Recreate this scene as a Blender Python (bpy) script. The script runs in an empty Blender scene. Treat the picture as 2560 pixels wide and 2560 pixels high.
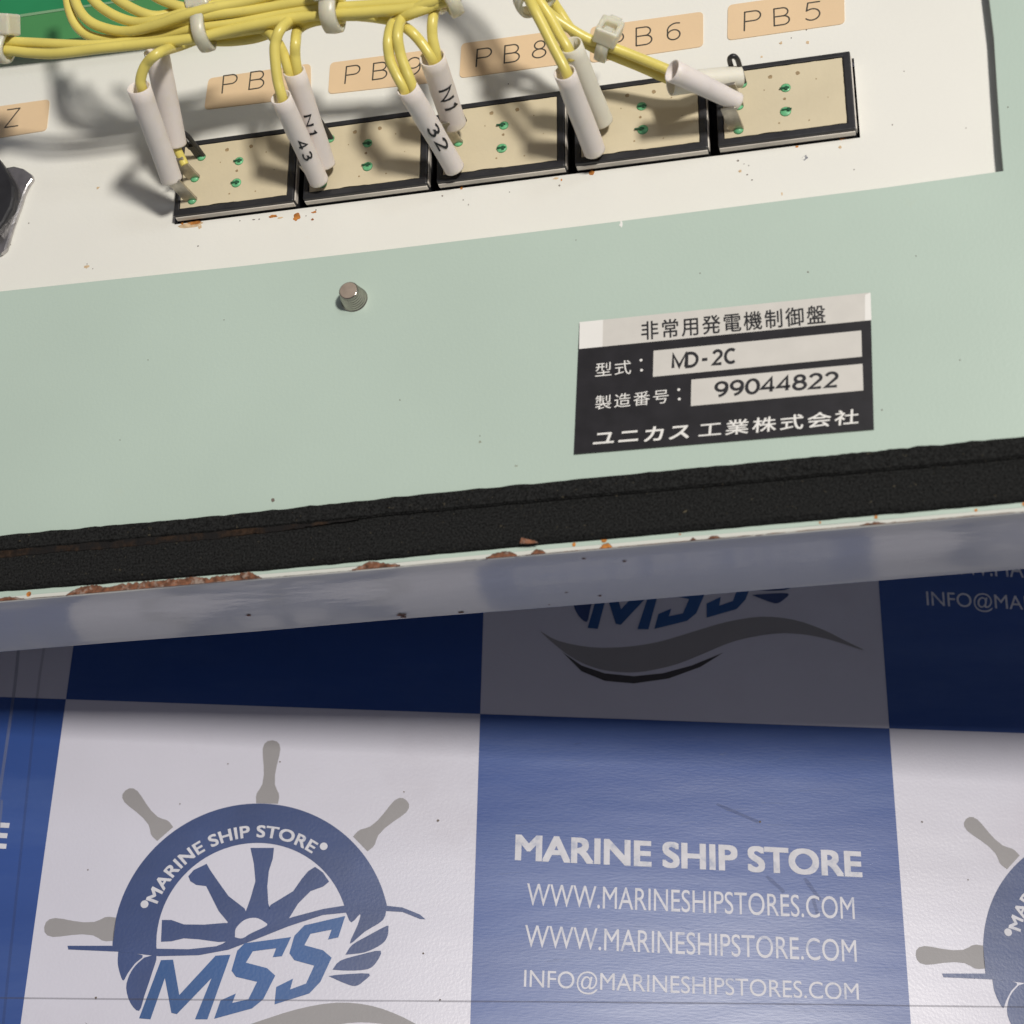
import bpy, bmesh, math, random
from mathutils import Vector, Matrix, noise
from mathutils.geometry import tessellate_polygon
random.seed(7)
S = 0.001                     # all modelling numbers are millimetres
sc = bpy.context.scene
COL = sc.collection

# ------------------------------------------------------------------ frames
FPX = 4500.0; DP = 295.17; DM = 389.0
AP = Vector((0.97234, -0.08532, -0.21742)); BP = Vector((-0.00207, 0.92770, -0.37331)); NP = Vector((0.23356, 0.36344, 0.90187))
AM = Vector((0.99889, 0.03849, 0.02719)); BM = Vector((-0.02262, 0.89773, -0.43996)); NM = Vector((-0.04134, 0.43885, 0.89761))
def wdir(v): return Vector((AM.dot(v), -BM.dot(v), -NM.dot(v)))
def wpt(v):
    w = wdir(v); w.z += DM
    return w * S
def basis(x, y, z, o):
    m = Matrix.Identity(4)
    for i, c in enumerate((x, y, z)):
        for r in range(3): m[r][i] = c[r]
    for r in range(3): m[r][3] = o[r]
    return m
PANEL = basis(wdir(AP).normalized(), wdir(-BP).normalized(), wdir(-NP).normalized(), wpt(NP * DP))
MAT = Matrix.Identity(4)
def ray(px, py): return Vector(((px - 1280) / FPX, (py - 1280) / FPX, 1.0))
def P(px, py, h=0.0):         # a point h mm above the sheet of the panel, in panel millimetres
    r = ray(px, py); X = r * ((DP - h) / NP.dot(r))
    return Vector((AP.dot(X), -BP.dot(X), h))
H0 = -3.0                     # the white plate lies 3 mm below the green sheet
def Q(px, py, h=0.0): return P(px, py, h + H0)
def G(px, py, h=0.0):         # a point on the mat, in mat millimetres
    r = ray(px, py); X = r * ((DM - h) / NM.dot(r))
    return Vector((AM.dot(X), -BM.dot(X), h))

# ------------------------------------------------------------------ camera
cam_d = bpy.data.cameras.new("camera"); cam = bpy.data.objects.new("camera", cam_d); COL.objects.link(cam)
cam.matrix_world = basis(wdir(Vector((1, 0, 0))).normalized(), wdir(Vector((0, -1, 0))).normalized(), wdir(Vector((0, 0, -1))).normalized(), Vector((0, 0, DM * S)))
cam_d.sensor_width = 36.0; cam_d.lens = FPX / 2560 * 36.0; cam_d.clip_start = 0.01; cam_d.clip_end = 20
cam_d.dof.use_dof = True; cam_d.dof.focus_distance = 0.372; cam_d.dof.aperture_fstop = 26
sc.camera = cam
# ------------------------------------------------------------------ light
w = bpy.data.worlds.new("World"); sc.world = w; w.use_nodes = True
bg = w.node_tree.nodes["Background"]; bg.inputs[0].default_value = (0.92, 0.88, 0.98, 1); bg.inputs[1].default_value = 0.14
def area(name, panel_dir, dist, sx, sy, energy, col):
    ld = bpy.data.lights.new(name, 'AREA'); ld.shape = 'RECTANGLE'; ld.size = sx; ld.size_y = sy; ld.energy = energy; ld.color = col
    o = bpy.data.objects.new(name, ld); COL.objects.link(o)
    c = PANEL @ (P(1500, 900) * S)
    d = (PANEL.to_3x3() @ Vector(panel_dir)).normalized()
    o.location = c + d * dist
    o.rotation_euler = (-d).to_track_quat('-Z', 'Y').to_euler()
    return o
area("ceiling_lamp", (0.50, 0.07, 1.0), 1.5, 0.15, 0.14, 20.8, (1.0, 0.95, 0.875))
# soft pale lamp added to put a glare on the glossy mat
_d = wdir(Vector((0.15, -0.68, -0.76))).normalized(); _c = G(1850, 1880) * S
gl = area("mat_glare_lamp", (0, 0, 1), 1.5, 0.26, 0.18, 1.35, (0.86, 0.93, 1.0)); gl.location = _c + _d * 1.6; gl.rotation_euler = (-_d).to_track_quat('-Z', 'Y').to_euler()
sc.view_settings.view_transform = 'Standard'; sc.view_settings.look = 'None'
sc.view_settings.exposure = 0.0; sc.view_settings.gamma = 1.0
sc.render.engine = 'CYCLES'

# ------------------------------------------------------------------ materials
def sr(r, g, b):
    f = lambda c: (c / 255) / 12.92 if c / 255 <= 0.04045 else ((c / 255 + 0.055) / 1.055) ** 2.4
    return (f(r), f(g), f(b), 1)
MATS = {}
def mat(name, col, rough=0.5, metal=0.0, var=0.06, vscale=60, bump=0.0, bscale=800, col2=None, c2scale=40, c2lo=0.55, c2hi=0.65,
        trans=0.0, sss=0.0, coat=0.0, stretch=None, spec=0.5, rvar=0.0):
    m = bpy.data.materials.new(name); m.use_nodes = True; nt = m.node_tree; N = nt.nodes; L = nt.links
    b = N["Principled BSDF"]; tc = N.new("ShaderNodeTexCoord")
    vec = tc.outputs["Object"]
    if stretch:
        mp = N.new("ShaderNodeMapping"); mp.inputs["Scale"].default_value = stretch; L.new(vec, mp.inputs[0]); vec = mp.outputs[0]
    n1 = N.new("ShaderNodeTexNoise"); n1.inputs["Scale"].default_value = vscale; n1.inputs["Detail"].default_value = 6; L.new(vec, n1.inputs["Vector"])
    hi = tuple(min(1, c * (1 + var)) for c in col[:3]) + (1,); lo = tuple(c * (1 - var) for c in col[:3]) + (1,)
    mr = N.new("ShaderNodeValToRGB"); mr.color_ramp.elements[0].color = lo; mr.color_ramp.elements[1].color = hi
    mr.color_ramp.elements[0].position = 0.3; mr.color_ramp.elements[1].position = 0.7
    L.new(n1.outputs[0], mr.inputs[0]); out = mr.outputs[0]
    if col2:
        n2 = N.new("ShaderNodeTexNoise"); n2.inputs["Scale"].default_value = c2scale; n2.inputs["Detail"].default_value = 8; n2.inputs["Roughness"].default_value = 0.65
        L.new(vec, n2.inputs["Vector"])
        r2 = N.new("ShaderNodeMapRange"); r2.inputs[1].default_value = c2lo; r2.inputs[2].default_value = c2hi; L.new(n2.outputs[0], r2.inputs[0])
        mx = N.new("ShaderNodeMix"); mx.data_type = 'RGBA'; L.new(r2.outputs[0], mx.inputs[0]); L.new(out, mx.inputs[6]); mx.inputs[7].default_value = col2
        out = mx.outputs[2]
    L.new(out, b.inputs["Base Color"])
    b.inputs["Roughness"].default_value = rough; b.inputs["Metallic"].default_value = metal
    b.inputs["Specular IOR Level"].default_value = spec
    if rvar:
        rr = N.new("ShaderNodeMapRange"); rr.inputs[3].default_value = max(0.03, rough - rvar); rr.inputs[4].default_value = rough + rvar
        L.new(n1.outputs[0], rr.inputs[0]); L.new(rr.outputs[0], b.inputs["Roughness"])
    if trans: b.inputs["Transmission Weight"].default_value = trans
    if sss:
        b.inputs["Subsurface Weight"].default_value = sss; b.inputs["Subsurface Radius"].default_value = (0.0015, 0.0012, 0.0008); b.inputs["Subsurface Scale"].default_value = 1.0
    if coat: b.inputs["Coat Weight"].default_value = coat; b.inputs["Coat Roughness"].default_value = 0.12
    if bump:
        n3 = N.new("ShaderNodeTexNoise"); n3.inputs["Scale"].default_value = bscale; n3.inputs["Detail"].default_value = 4; L.new(vec, n3.inputs["Vector"])
        bp = N.new("ShaderNodeBump"); bp.inputs["Strength"].default_value = bump; bp.inputs["Distance"].default_value = 0.0003
        L.new(n3.outputs[0], bp.inputs["Height"]); L.new(bp.outputs[0], b.inputs["Normal"])
    MATS[name] = m
    return m
M_green = mat("green_paint", (0.475, 0.583, 0.512, 1), 0.36, rvar=0.07, var=0.045, vscale=14, bump=0.12, bscale=1500, col2=(0.52, 0.57, 0.44, 1), c2scale=30, c2lo=0.66, c2hi=0.80)
M_white = mat("plate_white_paint", (0.80, 0.795, 0.74, 1), 0.45, var=0.03, vscale=18, bump=0.10, bscale=1400, col2=(0.70, 0.60, 0.46, 1), c2scale=55, c2lo=0.66, c2hi=0.82)
M_flange = mat("grey_paint", (0.66, 0.67, 0.62, 1), 0.13, var=0.04, vscale=25, bump=0.22, bscale=420, stretch=(0.5, 1, 1.3))
M_foam = mat("black_foam", (0.013, 0.0135, 0.0135, 1), 0.95, var=0.85, vscale=2500, bump=1.0, bscale=2600, col2=(0.10, 0.085, 0.055, 1), c2scale=900, c2lo=0.64, c2hi=0.72, spec=0.2)
M_foamrust = mat("rusty_foam", (0.034, 0.020, 0.012, 1), 0.95, var=0.6, vscale=900, bump=1.0, bscale=2200, col2=(0.013, 0.012, 0.012, 1), c2scale=150, c2lo=0.38, c2hi=0.55, spec=0.2)
M_rust = mat("rust", (0.17, 0.070, 0.036, 1), 0.85, var=0.7, vscale=900, bump=1.0, bscale=700, col2=(0.30, 0.23, 0.19, 1), c2scale=500, c2lo=0.52, c2hi=0.62)
M_rusto = mat("orange_rust", (0.50, 0.19, 0.035, 1), 0.85, var=0.35, vscale=900, bump=0.8, bscale=1200, col2=(0.20, 0.06, 0.02, 1), c2scale=500)
M_stain = mat("pale_rust_stain", (0.60, 0.44, 0.27, 1), 0.7, var=0.3, vscale=900)
M_bmark = mat("board_hole_brown", (0.33, 0.24, 0.13, 1), 0.7, var=0.3, vscale=900)
M_speck = mat("dark_speck", (0.16, 0.13, 0.11, 1), 0.8, var=0.3)
M_black = mat("black_plastic", (0.020, 0.020, 0.023, 1), 0.42, var=0.3, vscale=200, bump=0.15, bscale=900)
M_slot = mat("slot_black", (0.004, 0.004, 0.005, 1), 0.8)
M_strip = mat("dull_metal", (0.72, 0.67, 0.60, 1), 0.55, metal=0.1, var=0.3, vscale=180, bump=0.3, bscale=500, col2=(0.12, 0.08, 0.05, 1), c2scale=170, c2lo=0.60, c2hi=0.72, stretch=(0.35, 1, 1))
M_board = mat("cream_board", (0.64, 0.56, 0.39, 1), 0.5, var=0.05, vscale=90, bump=0.12, bscale=1200)
M_pad = mat("green_solder_pad", (0.15, 0.50, 0.24, 1), 0.5, var=0.3, vscale=900, coat=0.15)
M_padk = mat("solder_pit", (0.02, 0.10, 0.05, 1), 0.3)
M_tin = mat("tinned_metal", (0.42, 0.39, 0.33, 1), 0.38, metal=0.8, var=0.3, vscale=500, bump=0.4, bscale=700)
M_nickel = mat("nickel", (0.50, 0.45, 0.40, 1), 0.16, metal=1.0, var=0.15, vscale=400)
M_studtop = mat("stud_end_metal", (0.33, 0.27, 0.22, 1), 0.6, metal=0.15, var=0.1, vscale=900, bump=0.2)
M_steel = mat("bright_steel", (0.52, 0.50, 0.50, 1), 0.25, metal=0.9, var=0.2, vscale=300, bump=0.2)
M_yel = mat("yellow_pvc", (0.73, 0.62, 0.155, 1), 0.33, col2=(0.50, 0.41, 0.14, 1), c2scale=130, c2lo=0.62, c2hi=0.80, var=0.07, vscale=120, bump=0.15, bscale=700, spec=0.55)
M_tube = mat("white_marker_tube", (0.80, 0.72, 0.67, 1), 0.5, col2=(0.77, 0.69, 0.53, 1), c2scale=55, c2lo=0.50, c2hi=0.68, var=0.03, vscale=150, bump=0.12, bscale=900, sss=0.25)
M_tubew = mat("ivory_marker_tube", (0.78, 0.74, 0.62, 1), 0.5, var=0.03, vscale=150, bump=0.12, bscale=900, sss=0.25)
M_nylon = mat("natural_nylon", (0.90, 0.86, 0.70, 1), 0.34, var=0.05, vscale=200, bump=0.2, bscale=500, sss=0.6, trans=0.35)
M_ink = mat("black_ink", (0.010, 0.010, 0.014, 1), 0.5, var=0.2)
M_engr = mat("engraved_grey", (0.07, 0.06, 0.045, 1), 0.6, var=0.3, vscale=900)
M_label = mat("buff_label", (0.77, 0.57, 0.355, 1), 0.5, var=0.04, vscale=60, bump=0.08, bscale=1500)
M_pcb = mat("circuit_board_green", (0.022, 0.23, 0.09, 1), 0.4, var=0.08, vscale=60, sss=0.0)
M_pcb2 = mat("circuit_board_light_green", (0.07, 0.26, 0.09, 1), 0.4, var=0.08, vscale=60)
M_pcbl = mat("circuit_board_trace", (0.20, 0.36, 0.20, 1), 0.5)
M_npk = mat("nameplate_black", (0.018, 0.017, 0.020, 1), 0.36, var=0.2, vscale=300)
M_nps = mat("nameplate_silver", (0.63, 0.61, 0.57, 1), 0.42, metal=0.0, var=0.03, vscale=300)
M_npw = mat("nameplate_white", (0.82, 0.81, 0.78, 1), 0.4, var=0.03)
M_npt = mat("nameplate_lettering_white", (0.80, 0.79, 0.76, 1), 0.45)
M_mw = mat("mat_white_print", (0.585, 0.58, 0.67, 1), 0.34, var=0.035, vscale=22, bump=0.10, bscale=1500, col2=(0.51, 0.49, 0.565, 1), c2scale=14, c2lo=0.52, c2hi=0.80)
M_mb = mat("mat_blue_print", (0.020, 0.064, 0.26, 1), 0.34, var=0.12, vscale=16, bump=0.05, bscale=1500, col2=(0.060, 0.115, 0.32, 1), c2scale=22, c2lo=0.45, c2hi=0.85, stretch=(0.35, 1.6, 1), rvar=0.05, spec=0.5)
M_lb = mat("logo_navy_print", (0.030, 0.058, 0.175, 1), 0.34, var=0.10, vscale=80, bump=0.06, bscale=1500)
M_lb2 = mat("logo_blue_print", (0.020, 0.085, 0.26, 1), 0.34, var=0.15, vscale=30, bump=0.06, bscale=1500)
M_lg = mat("logo_grey_print", (0.27, 0.26, 0.27, 1), 0.5, var=0.05, vscale=60, bump=0.06, bscale=1500)
M_lk = mat("logo_dark_print", (0.05, 0.045, 0.05, 1), 0.5)
M_lt = mat("mat_lettering", (0.58, 0.58, 0.64, 1), 0.5, var=0.08, vscale=500, col2=(0.30, 0.34, 0.48, 1), c2scale=240, c2lo=0.55, c2hi=0.72)
M_seam = mat("mat_seam_grey", (0.22, 0.21, 0.24, 1), 0.6, var=0.4, vscale=300, stretch=(0.2, 1, 1))  # see-through grey for the fold line
M_tape = mat("tape_edge_film", (0.25, 0.27, 0.36, 1), 0.3, var=0.4, vscale=120, stretch=(1, 0.2, 1))
M_seamb = mat("blue_seam_tone", (0.045, 0.055, 0.12, 1), 0.6, var=0.3, vscale=200)  # see-through dark blue for a seam line and the scuffs

for _m in (M_mw, M_mb, M_lb, M_lb2, M_lg, M_lk, M_lt):      # slow ripples of the vinyl sheet
    _n = _m.node_tree; _b = _n.nodes["Principled BSDF"]; _t = _n.nodes.new("ShaderNodeTexCoord"); _mp = _n.nodes.new("ShaderNodeMapping"); _mp.inputs["Scale"].default_value = (.5, 1.7, 1)
    _x = _n.nodes.new("ShaderNodeTexNoise"); _x.inputs["Scale"].default_value = 26; _x.inputs["Detail"].default_value = 3
    _p = _n.nodes.new("ShaderNodeBump"); _p.inputs["Distance"].default_value = 0.0012; _p.inputs["Strength"].default_value = .2
    _n.links.new(_t.outputs["Object"], _mp.inputs[0]); _n.links.new(_mp.outputs[0], _x.inputs["Vector"]); _n.links.new(_x.outputs[0], _p.inputs["Height"])
    if _b.inputs["Normal"].is_linked: _n.links.new(_b.inputs["Normal"].links[0].from_socket, _p.inputs["Normal"])
    _n.links.new(_p.outputs[0], _b.inputs["Normal"])
for _m, _a in ((M_seam, .30), (M_seamb, .17), (M_tape, .32)): _m.node_tree.nodes["Principled BSDF"].inputs["Alpha"].default_value = _a
# ------------------------------------------------------------------ mesh helpers (frame millimetres)
class MB:
    def __init__(s): s.v = []; s.f = []; s.sm = []
    def add(s, vs, fs, smooth=False):
        o = len(s.v); s.v += [Vector(v) for v in vs]; s.f += [tuple(o + i for i in f) for f in fs]; s.sm += [smooth] * len(fs)
        return s
    def slab(s, outer, z0, z1, holes=(), top_only=False):
        loops = [[Vector((p[0], p[1], 0)) for p in outer]] + [[Vector((p[0], p[1], 0)) for p in h] for h in holes]
        tris = tessellate_polygon(loops); flat = [p for l in loops for p in l]; n = len(flat); o = len(s.v)
        zf1 = z1 if callable(z1) else (lambda p: z1)
        s.v += [Vector((p.x, p.y, zf1(p))) for p in flat]
        fl = []
        for t in tris:
            a, b, c = (flat[i] for i in t)
            if (b - a).cross(c - a).z < 0: t = t[::-1]
            fl.append(tuple(o + i for i in t))
        s.f += fl; s.sm += [False] * len(fl)
        if not top_only:
            s.v += [Vector((p.x, p.y, z0)) for p in flat]
            s.f += [tuple(i + n for i in t[::-1]) for t in fl]; s.sm += [False] * len(fl)
            k = 0
            for li, l in enumerate(loops):
                m = len(l); ar = sum(l[i].x * l[(i + 1) % m].y - l[(i + 1) % m].x * l[i].y for i in range(m))
                ccw = ar > 0
                if li > 0: ccw = not ccw
                for i in range(m):
                    a = o + k + i; b = o + k + (i + 1) % m
                    s.f.append((a, a + n, b + n, b) if ccw else (a, b, b + n, a + n)); s.sm.append(False)
                k += m
        return s
    def box(s, c, d, rot=None):
        x, y, z = (k / 2 for k in d); c = Vector(c)
        vs = [Vector((sx * x, sy * y, sz * z)) for sz in (-1, 1) for sy in (-1, 1) for sx in (-1, 1)]
        if rot: vs = [rot @ v for v in vs]
        return s.add([c + v for v in vs], [(0, 2, 3, 1), (4, 5, 7, 6), (0, 1, 5, 4), (2, 6, 7, 3), (0, 4, 6, 2), (1, 3, 7, 5)])
    def tube(s, pts, r, n=12, caps=True, dense=6):
        pts = spline(pts, dense) if dense > 1 else [Vector(p) for p in pts]
        m = len(pts); o = len(s.v); up = None
        for i, p in enumerate(pts):
            t = (pts[min(i + 1, m - 1)] - pts[max(i - 1, 0)]).normalized()
            if up is None: up = t.orthogonal().normalized()
            up = (up - t * up.dot(t)).normalized(); q = t.cross(up)
            rr = r(i / (m - 1)) if callable(r) else r
            for k in range(n):
                a = 2 * math.pi * k / n; s.v.append(p + (up * math.cos(a) + q * math.sin(a)) * rr)
        for i in range(m - 1):
            for k in range(n):
                a = o + i * n + k; b = o + i * n + (k + 1) % n
                s.f.append((a, b, b + n, a + n)); s.sm.append(True)
        if caps:
            s.f.append(tuple(o + k for k in range(n))[::-1]); s.f.append(tuple(o + (m - 1) * n + k for k in range(n))); s.sm += [False, False]
        return s
    def lathe(s, c, prof, n=32, rot=None, smooth=True, close=False):   # prof: (r, z)
        c = Vector(c); o = len(s.v); m = len(prof)
        for (r, z) in prof:
            for k in range(n):
                a = 2 * math.pi * k / n; v = Vector((r * math.cos(a), r * math.sin(a), z))
                if rot: v = rot @ v
                s.v.append(c + v)
        rng = range(m if close else m - 1)
        for i in rng:
            j = (i + 1) % m
            for k in range(n):
                s.f.append((o + i * n + k, o + i * n + (k + 1) % n, o + j * n + (k + 1) % n, o + j * n + k)); s.sm.append(smooth)
        if not close:
            if prof[0][0] > 1e-6: s.f.append(tuple(o + k for k in range(n))[::-1]); s.sm.append(False)
            if prof[-1][0] > 1e-6: s.f.append(tuple(o + (m - 1) * n + k for k in range(n))); s.sm.append(False)
        return s
    def build(s, name, m, parent=None, org=(0, 0, 0), frame=None, bevel=0, props=None, fix=True):
        org = Vector(org); me = bpy.data.meshes.new(name)
        me.from_pydata([tuple((v - org) * S) for v in s.v], [], s.f)
        me.polygons.foreach_set("use_smooth", s.sm); me.update()
        if fix:
            b = bmesh.new(); b.from_mesh(me); bmesh.ops.remove_doubles(b, verts=b.verts, dist=1e-7)
            bmesh.ops.recalc_face_normals(b, faces=b.faces); b.to_mesh(me); b.free()
        me.materials.append(m); o = bpy.data.objects.new(name, me); COL.objects.link(o)
        if parent is not None: o.parent = parent
        elif frame is not None: o.matrix_world = frame @ Matrix.Translation(org * S)
        if bevel:
            bv = o.modifiers.new("bevel", 'BEVEL'); bv.width = bevel * S; bv.segments = 2; bv.limit_method = 'ANGLE'; bv.angle_limit = math.radians(40)
        if props:
            for k, v in props.items(): o[k] = v
        return o
def spline(pts, k=6):
    pts = [Vector(p) for p in pts]
    if len(pts) < 3: return [pts[0].lerp(pts[-1], i / k) for i in range(k + 1)]
    e = [pts[0] * 2 - pts[1]] + pts + [pts[-1] * 2 - pts[-2]]; out = []
    for i in range(1, len(e) - 2):
        a, b, c, d = e[i - 1], e[i], e[i + 1], e[i + 2]
        for j in range(k):
            t = j / k
            out.append(0.5 * ((2 * b) + (c - a) * t + (2 * a - 5 * b + 4 * c - d) * t * t + (3 * b - a - 3 * c + d) * t ** 3))
    out.append(pts[-1]); return out
def thing(name, label, cat, org, frame, group=None, rot=None, kind=None):
    o = bpy.data.objects.new(name, None); COL.objects.link(o); o.empty_display_size = 0.005
    o.matrix_world = frame @ Matrix.Translation(Vector(org) * S) @ (rot if rot else Matrix.Identity(4))
    if label: o['label'] = label
    if cat: o['category'] = cat
    if group: o['group'] = group
    if kind: o['kind'] = kind
    return o
DG = None
def glyphs(txt, bold=0.0, spacing=1.0, raw=False):     # (verts 2D, faces, bbox)
    cu = bpy.data.curves.new("text", 'FONT'); cu.body = txt; cu.size = 1.0; cu.space_character = spacing; cu.offset = bold; cu.resolution_u = 5
    o = bpy.data.objects.new("text", cu); COL.objects.link(o)
    dg = bpy.context.evaluated_depsgraph_get(); me = bpy.data.meshes.new_from_object(o.evaluated_get(dg))
    vs = [(v.co.x, v.co.y) for v in me.vertices]; fs = [tuple(p.vertices) for p in me.polygons]
    bpy.data.objects.remove(o); bpy.data.curves.remove(cu); bpy.data.meshes.remove(me)
    xs = [v[0] for v in vs]; ys = [v[1] for v in vs]
    return vs, fs, (min(xs), max(xs), min(ys), max(ys))
def _a(cx, cy, rx, ry, a0, a1, n=10): return [(cx + rx * math.cos(math.radians(a0 + (a1 - a0) * i / n)), cy + ry * math.sin(math.radians(a0 + (a1 - a0) * i / n))) for i in range(n + 1)]
SF = {   # plain monoline capitals: (width, centre lines in a unit box)
 'A': (.68, [[(0, 0), (.5, 1), (1, 0)], [(.18, .34), (.82, .34)]]), 'C': (.60, [_a(.60, .5, .60, .5, 52, 308, 14)]),
 'D': (.66, [[(0, 0), (0, 1), (.36, 1)] + _a(.36, .5, .64, .5, 90, -90, 12)[1:] + [(0, 0)]]),
 'E': (.44, [[(1, 1), (0, 1), (0, 0), (1, 0)], [(0, .52), (.92, .52)]]), 'F': (.42, [[(1, 1), (0, 1), (0, 0)], [(0, .48), (.9, .48)]]),
 'H': (.62, [[(0, 0), (0, 1)], [(1, 0), (1, 1)], [(0, .52), (1, .52)]]), 'I': (.09, [[(.5, 0), (.5, 1)]]),
 'M': (.80, [[(0, 0), (0, 1), (.5, .08), (1, 1), (1, 0)]]), 'N': (.65, [[(0, 0), (0, 1), (1, 0), (1, 1)]]),
 'O': (.74, [_a(.5, .5, .5, .5, 0, 360, 22)]), 'P': (.49, [[(0, 0), (0, 1), (.42, 1)] + _a(.42, .73, .58, .27, 90, -90, 8)[1:] + [(0, .46)]]),
 'R': (.53, [[(0, 0), (0, 1), (.40, 1)] + _a(.40, .74, .50, .26, 90, -90, 8)[1:] + [(0, .48)], [(.42, .48), (1, 0)]]),
 'S': (.46, [_a(.52, .76, .44, .24, 40, 250, 10) + _a(.48, .26, .50, .26, 70, -145, 12)]), 'T': (.54, [[(0, 1), (1, 1)], [(.5, 1), (.5, 0)]]),
 'W': (.92, [[(0, 1), (.25, 0), (.5, 1), (.75, 0), (1, 1)]]), '.': (.10, [[(.5, .02), (.5, .05)]]), '-': (.34, [[(0, .42), (1, .42)]]), ' ': (.20, []),
 '@': (.86, [_a(.52, .36, .48, .52, -60, -335, 20) + [(.96, .25), (.82, .08), (.70, .2)], _a(.48, .36, .20, .26, 0, 360, 12), [(.71, .60), (.70, .2)]]),
 '0': (.56, [_a(.5, .5, .5, .5, 0, 360, 20)]), '1': (.30, [[(.1, .80), (.7, 1), (.7, 0)]]), '2': (.52, [_a(.5, .72, .48, .28, 165, -28, 10) + [(0, 0), (1, 0)]]),
 '3': (.50, [_a(.45, .76, .46, .24, 150, -80, 9) + _a(.45, .27, .52, .27, 80, -150, 11)]), '4': (.60, [[(.74, 0), (.74, 1), (0, .28), (1, .28)]]),
 '8': (.54, [_a(.5, .77, .40, .23, 0, 360, 14), _a(.5, .27, .5, .27, 0, 360, 16)]), '9': (.54, [_a(.5, .69, .48, .31, 0, 360, 16), [(.98, .69)] + _a(.22, .55, .76, .55, 5, -85, 8)]),
}
def sglyphs(txt, wt, gap=.16, mono=0):
    vs, fs, x = [], [], 0.0; k = 0
    for ch in txt:
        gw, lines = SF[ch]; W = max(gw, .01)
        if mono: ox = x + (mono - W) / 2
        else: ox = x
        for ln in lines:
            p = [Vector((ox + a * W, wt / 2 + b * (1 - wt), 0)) for a, b in ln]; m = len(p); closed = (p[0] - p[-1]).length < 1e-4
            L_ = []; 
            for i in range(m):       # mitred outline, so a letter stroke is one clean ribbon
                a = p[i - 1] if i else (p[-2] if closed else None); c = p[(i + 1)] if i < m - 1 else (p[1] if closed else None)
                d1 = (p[i] - a).normalized() if a is not None else None; d2 = (c - p[i]).normalized() if c is not None else None
                d1 = d1 or d2; d2 = d2 or d1; n1 = Vector((-d1.y, d1.x, 0)); n2 = Vector((-d2.y, d2.x, 0)); q = (n1 + n2)
                q = q.normalized() if q.length > 1e-3 else n1; sc_l = min(1 / max(q.dot(n1), .3), 1.9); L_.append(q * wt / 2 * sc_l)
            o = len(vs)
            for i in range(m): vs += [(p[i].x - L_[i].x, p[i].y - L_[i].y, k), (p[i].x + L_[i].x, p[i].y + L_[i].y, k)]
            fs += [(o + 2 * i, o + 2 * i + 2, o + 2 * i + 3, o + 2 * i + 1) for i in range(m - 1)]; k = (k + 1) % 3
        x += mono if mono else W + gap + wt
    xs = [v[0] for v in vs]; return vs, fs, (min(xs), max(xs), 0.0, 1.0)
def stext(mb, txt, A, B, C, dz, wt, gap=.16, mono=0):
    vs, fs, (x0, x1, y0, y1) = sglyphs(txt, wt, gap, mono); A, B, C = Vector(A), Vector(B), Vector(C)
    mb.add([A + (B - A) * ((x - x0) / (x1 - x0)) + (C - A) * y + Vector((0, 0, dz + k * .006)) for x, y, k in vs], fs); return mb
def text_map(mb, txt, A, B, C, dz=0.0, bold=0.0, spacing=1.0):   # A bottom-left, B bottom-right, C top-left
    if bold > 0.003:
        A, B, C = Vector(A), Vector(B), Vector(C); sp_ = (C - A).length; ux = (B - A).normalized() * sp_ * bold; uy = (C - A) * bold
        k = 0
        for ax in (-1, -.33, .33, 1):
            for ay in (-.7, .7):
                text_map(mb, txt, A + ux * (ax + 1) * .9 + uy * ay, B + ux * (ax - 1) * .9 + uy * ay, C + ux * (ax + 1) * .9 + uy * ay, dz + k * 0.004, 0, spacing); k += 1
        return mb
    vs, fs, (x0, x1, y0, y1) = glyphs(txt, 0, spacing)
    A, B, C = Vector(A), Vector(B), Vector(C); n = Vector((0, 0, dz))
    out = [A + (B - A) * ((x - x0) / (x1 - x0)) + (C - A) * ((y - y0) / (y1 - y0)) + n for x, y in vs]
    mb.add(out, fs); return mb
def strokes(mb, lines, o, ux, uy, w, z):   # monoline lettering: ribbons with round joints
    for ln in lines:
        p = [o + ux * a + uy * b for a, b in ln]
        for i in range(len(p) - 1):
            d = (p[i + 1] - p[i]).normalized(); q = Vector((-d.y, d.x, 0)) * w / 2
            zz = Vector((0, 0, z + 0.004 * (i % 3)))
            mb.add([p[i] - q + zz, p[i + 1] - q + zz, p[i + 1] + q + zz, p[i] + q + zz], [(0, 1, 2, 3)])
        for i, c in enumerate(p):
            mb.add([c + Vector((math.cos(t * math.pi / 4) * w / 2, math.sin(t * math.pi / 4) * w / 2, z + 0.014)) for t in range(8)], [tuple(range(8))])
def arc(cx, cy, rx, ry, a0, a1, n=12):
    return [(cx + rx * math.cos(math.radians(a0 + (a1 - a0) * i / n)), cy + ry * math.sin(math.radians(a0 + (a1 - a0) * i / n))) for i in range(n + 1)]
def blob(c, r, n=14, k=0.35, sx=1.0, sy=1.0, seed=0):
    return [(c[0] + r * sx * (1 + k * noise.noise(Vector((math.cos(2 * math.pi * i / n) * 1.3, math.sin(2 * math.pi * i / n) * 1.3, seed * 3.7)))) * math.cos(2 * math.pi * i / n),
             c[1] + r * sy * (1 + k * noise.noise(Vector((math.cos(2 * math.pi * i / n) * 1.3, math.sin(2 * math.pi * i / n) * 1.3, seed * 3.7)))) * math.sin(2 * math.pi * i / n)) for i in range(n)]

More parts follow.
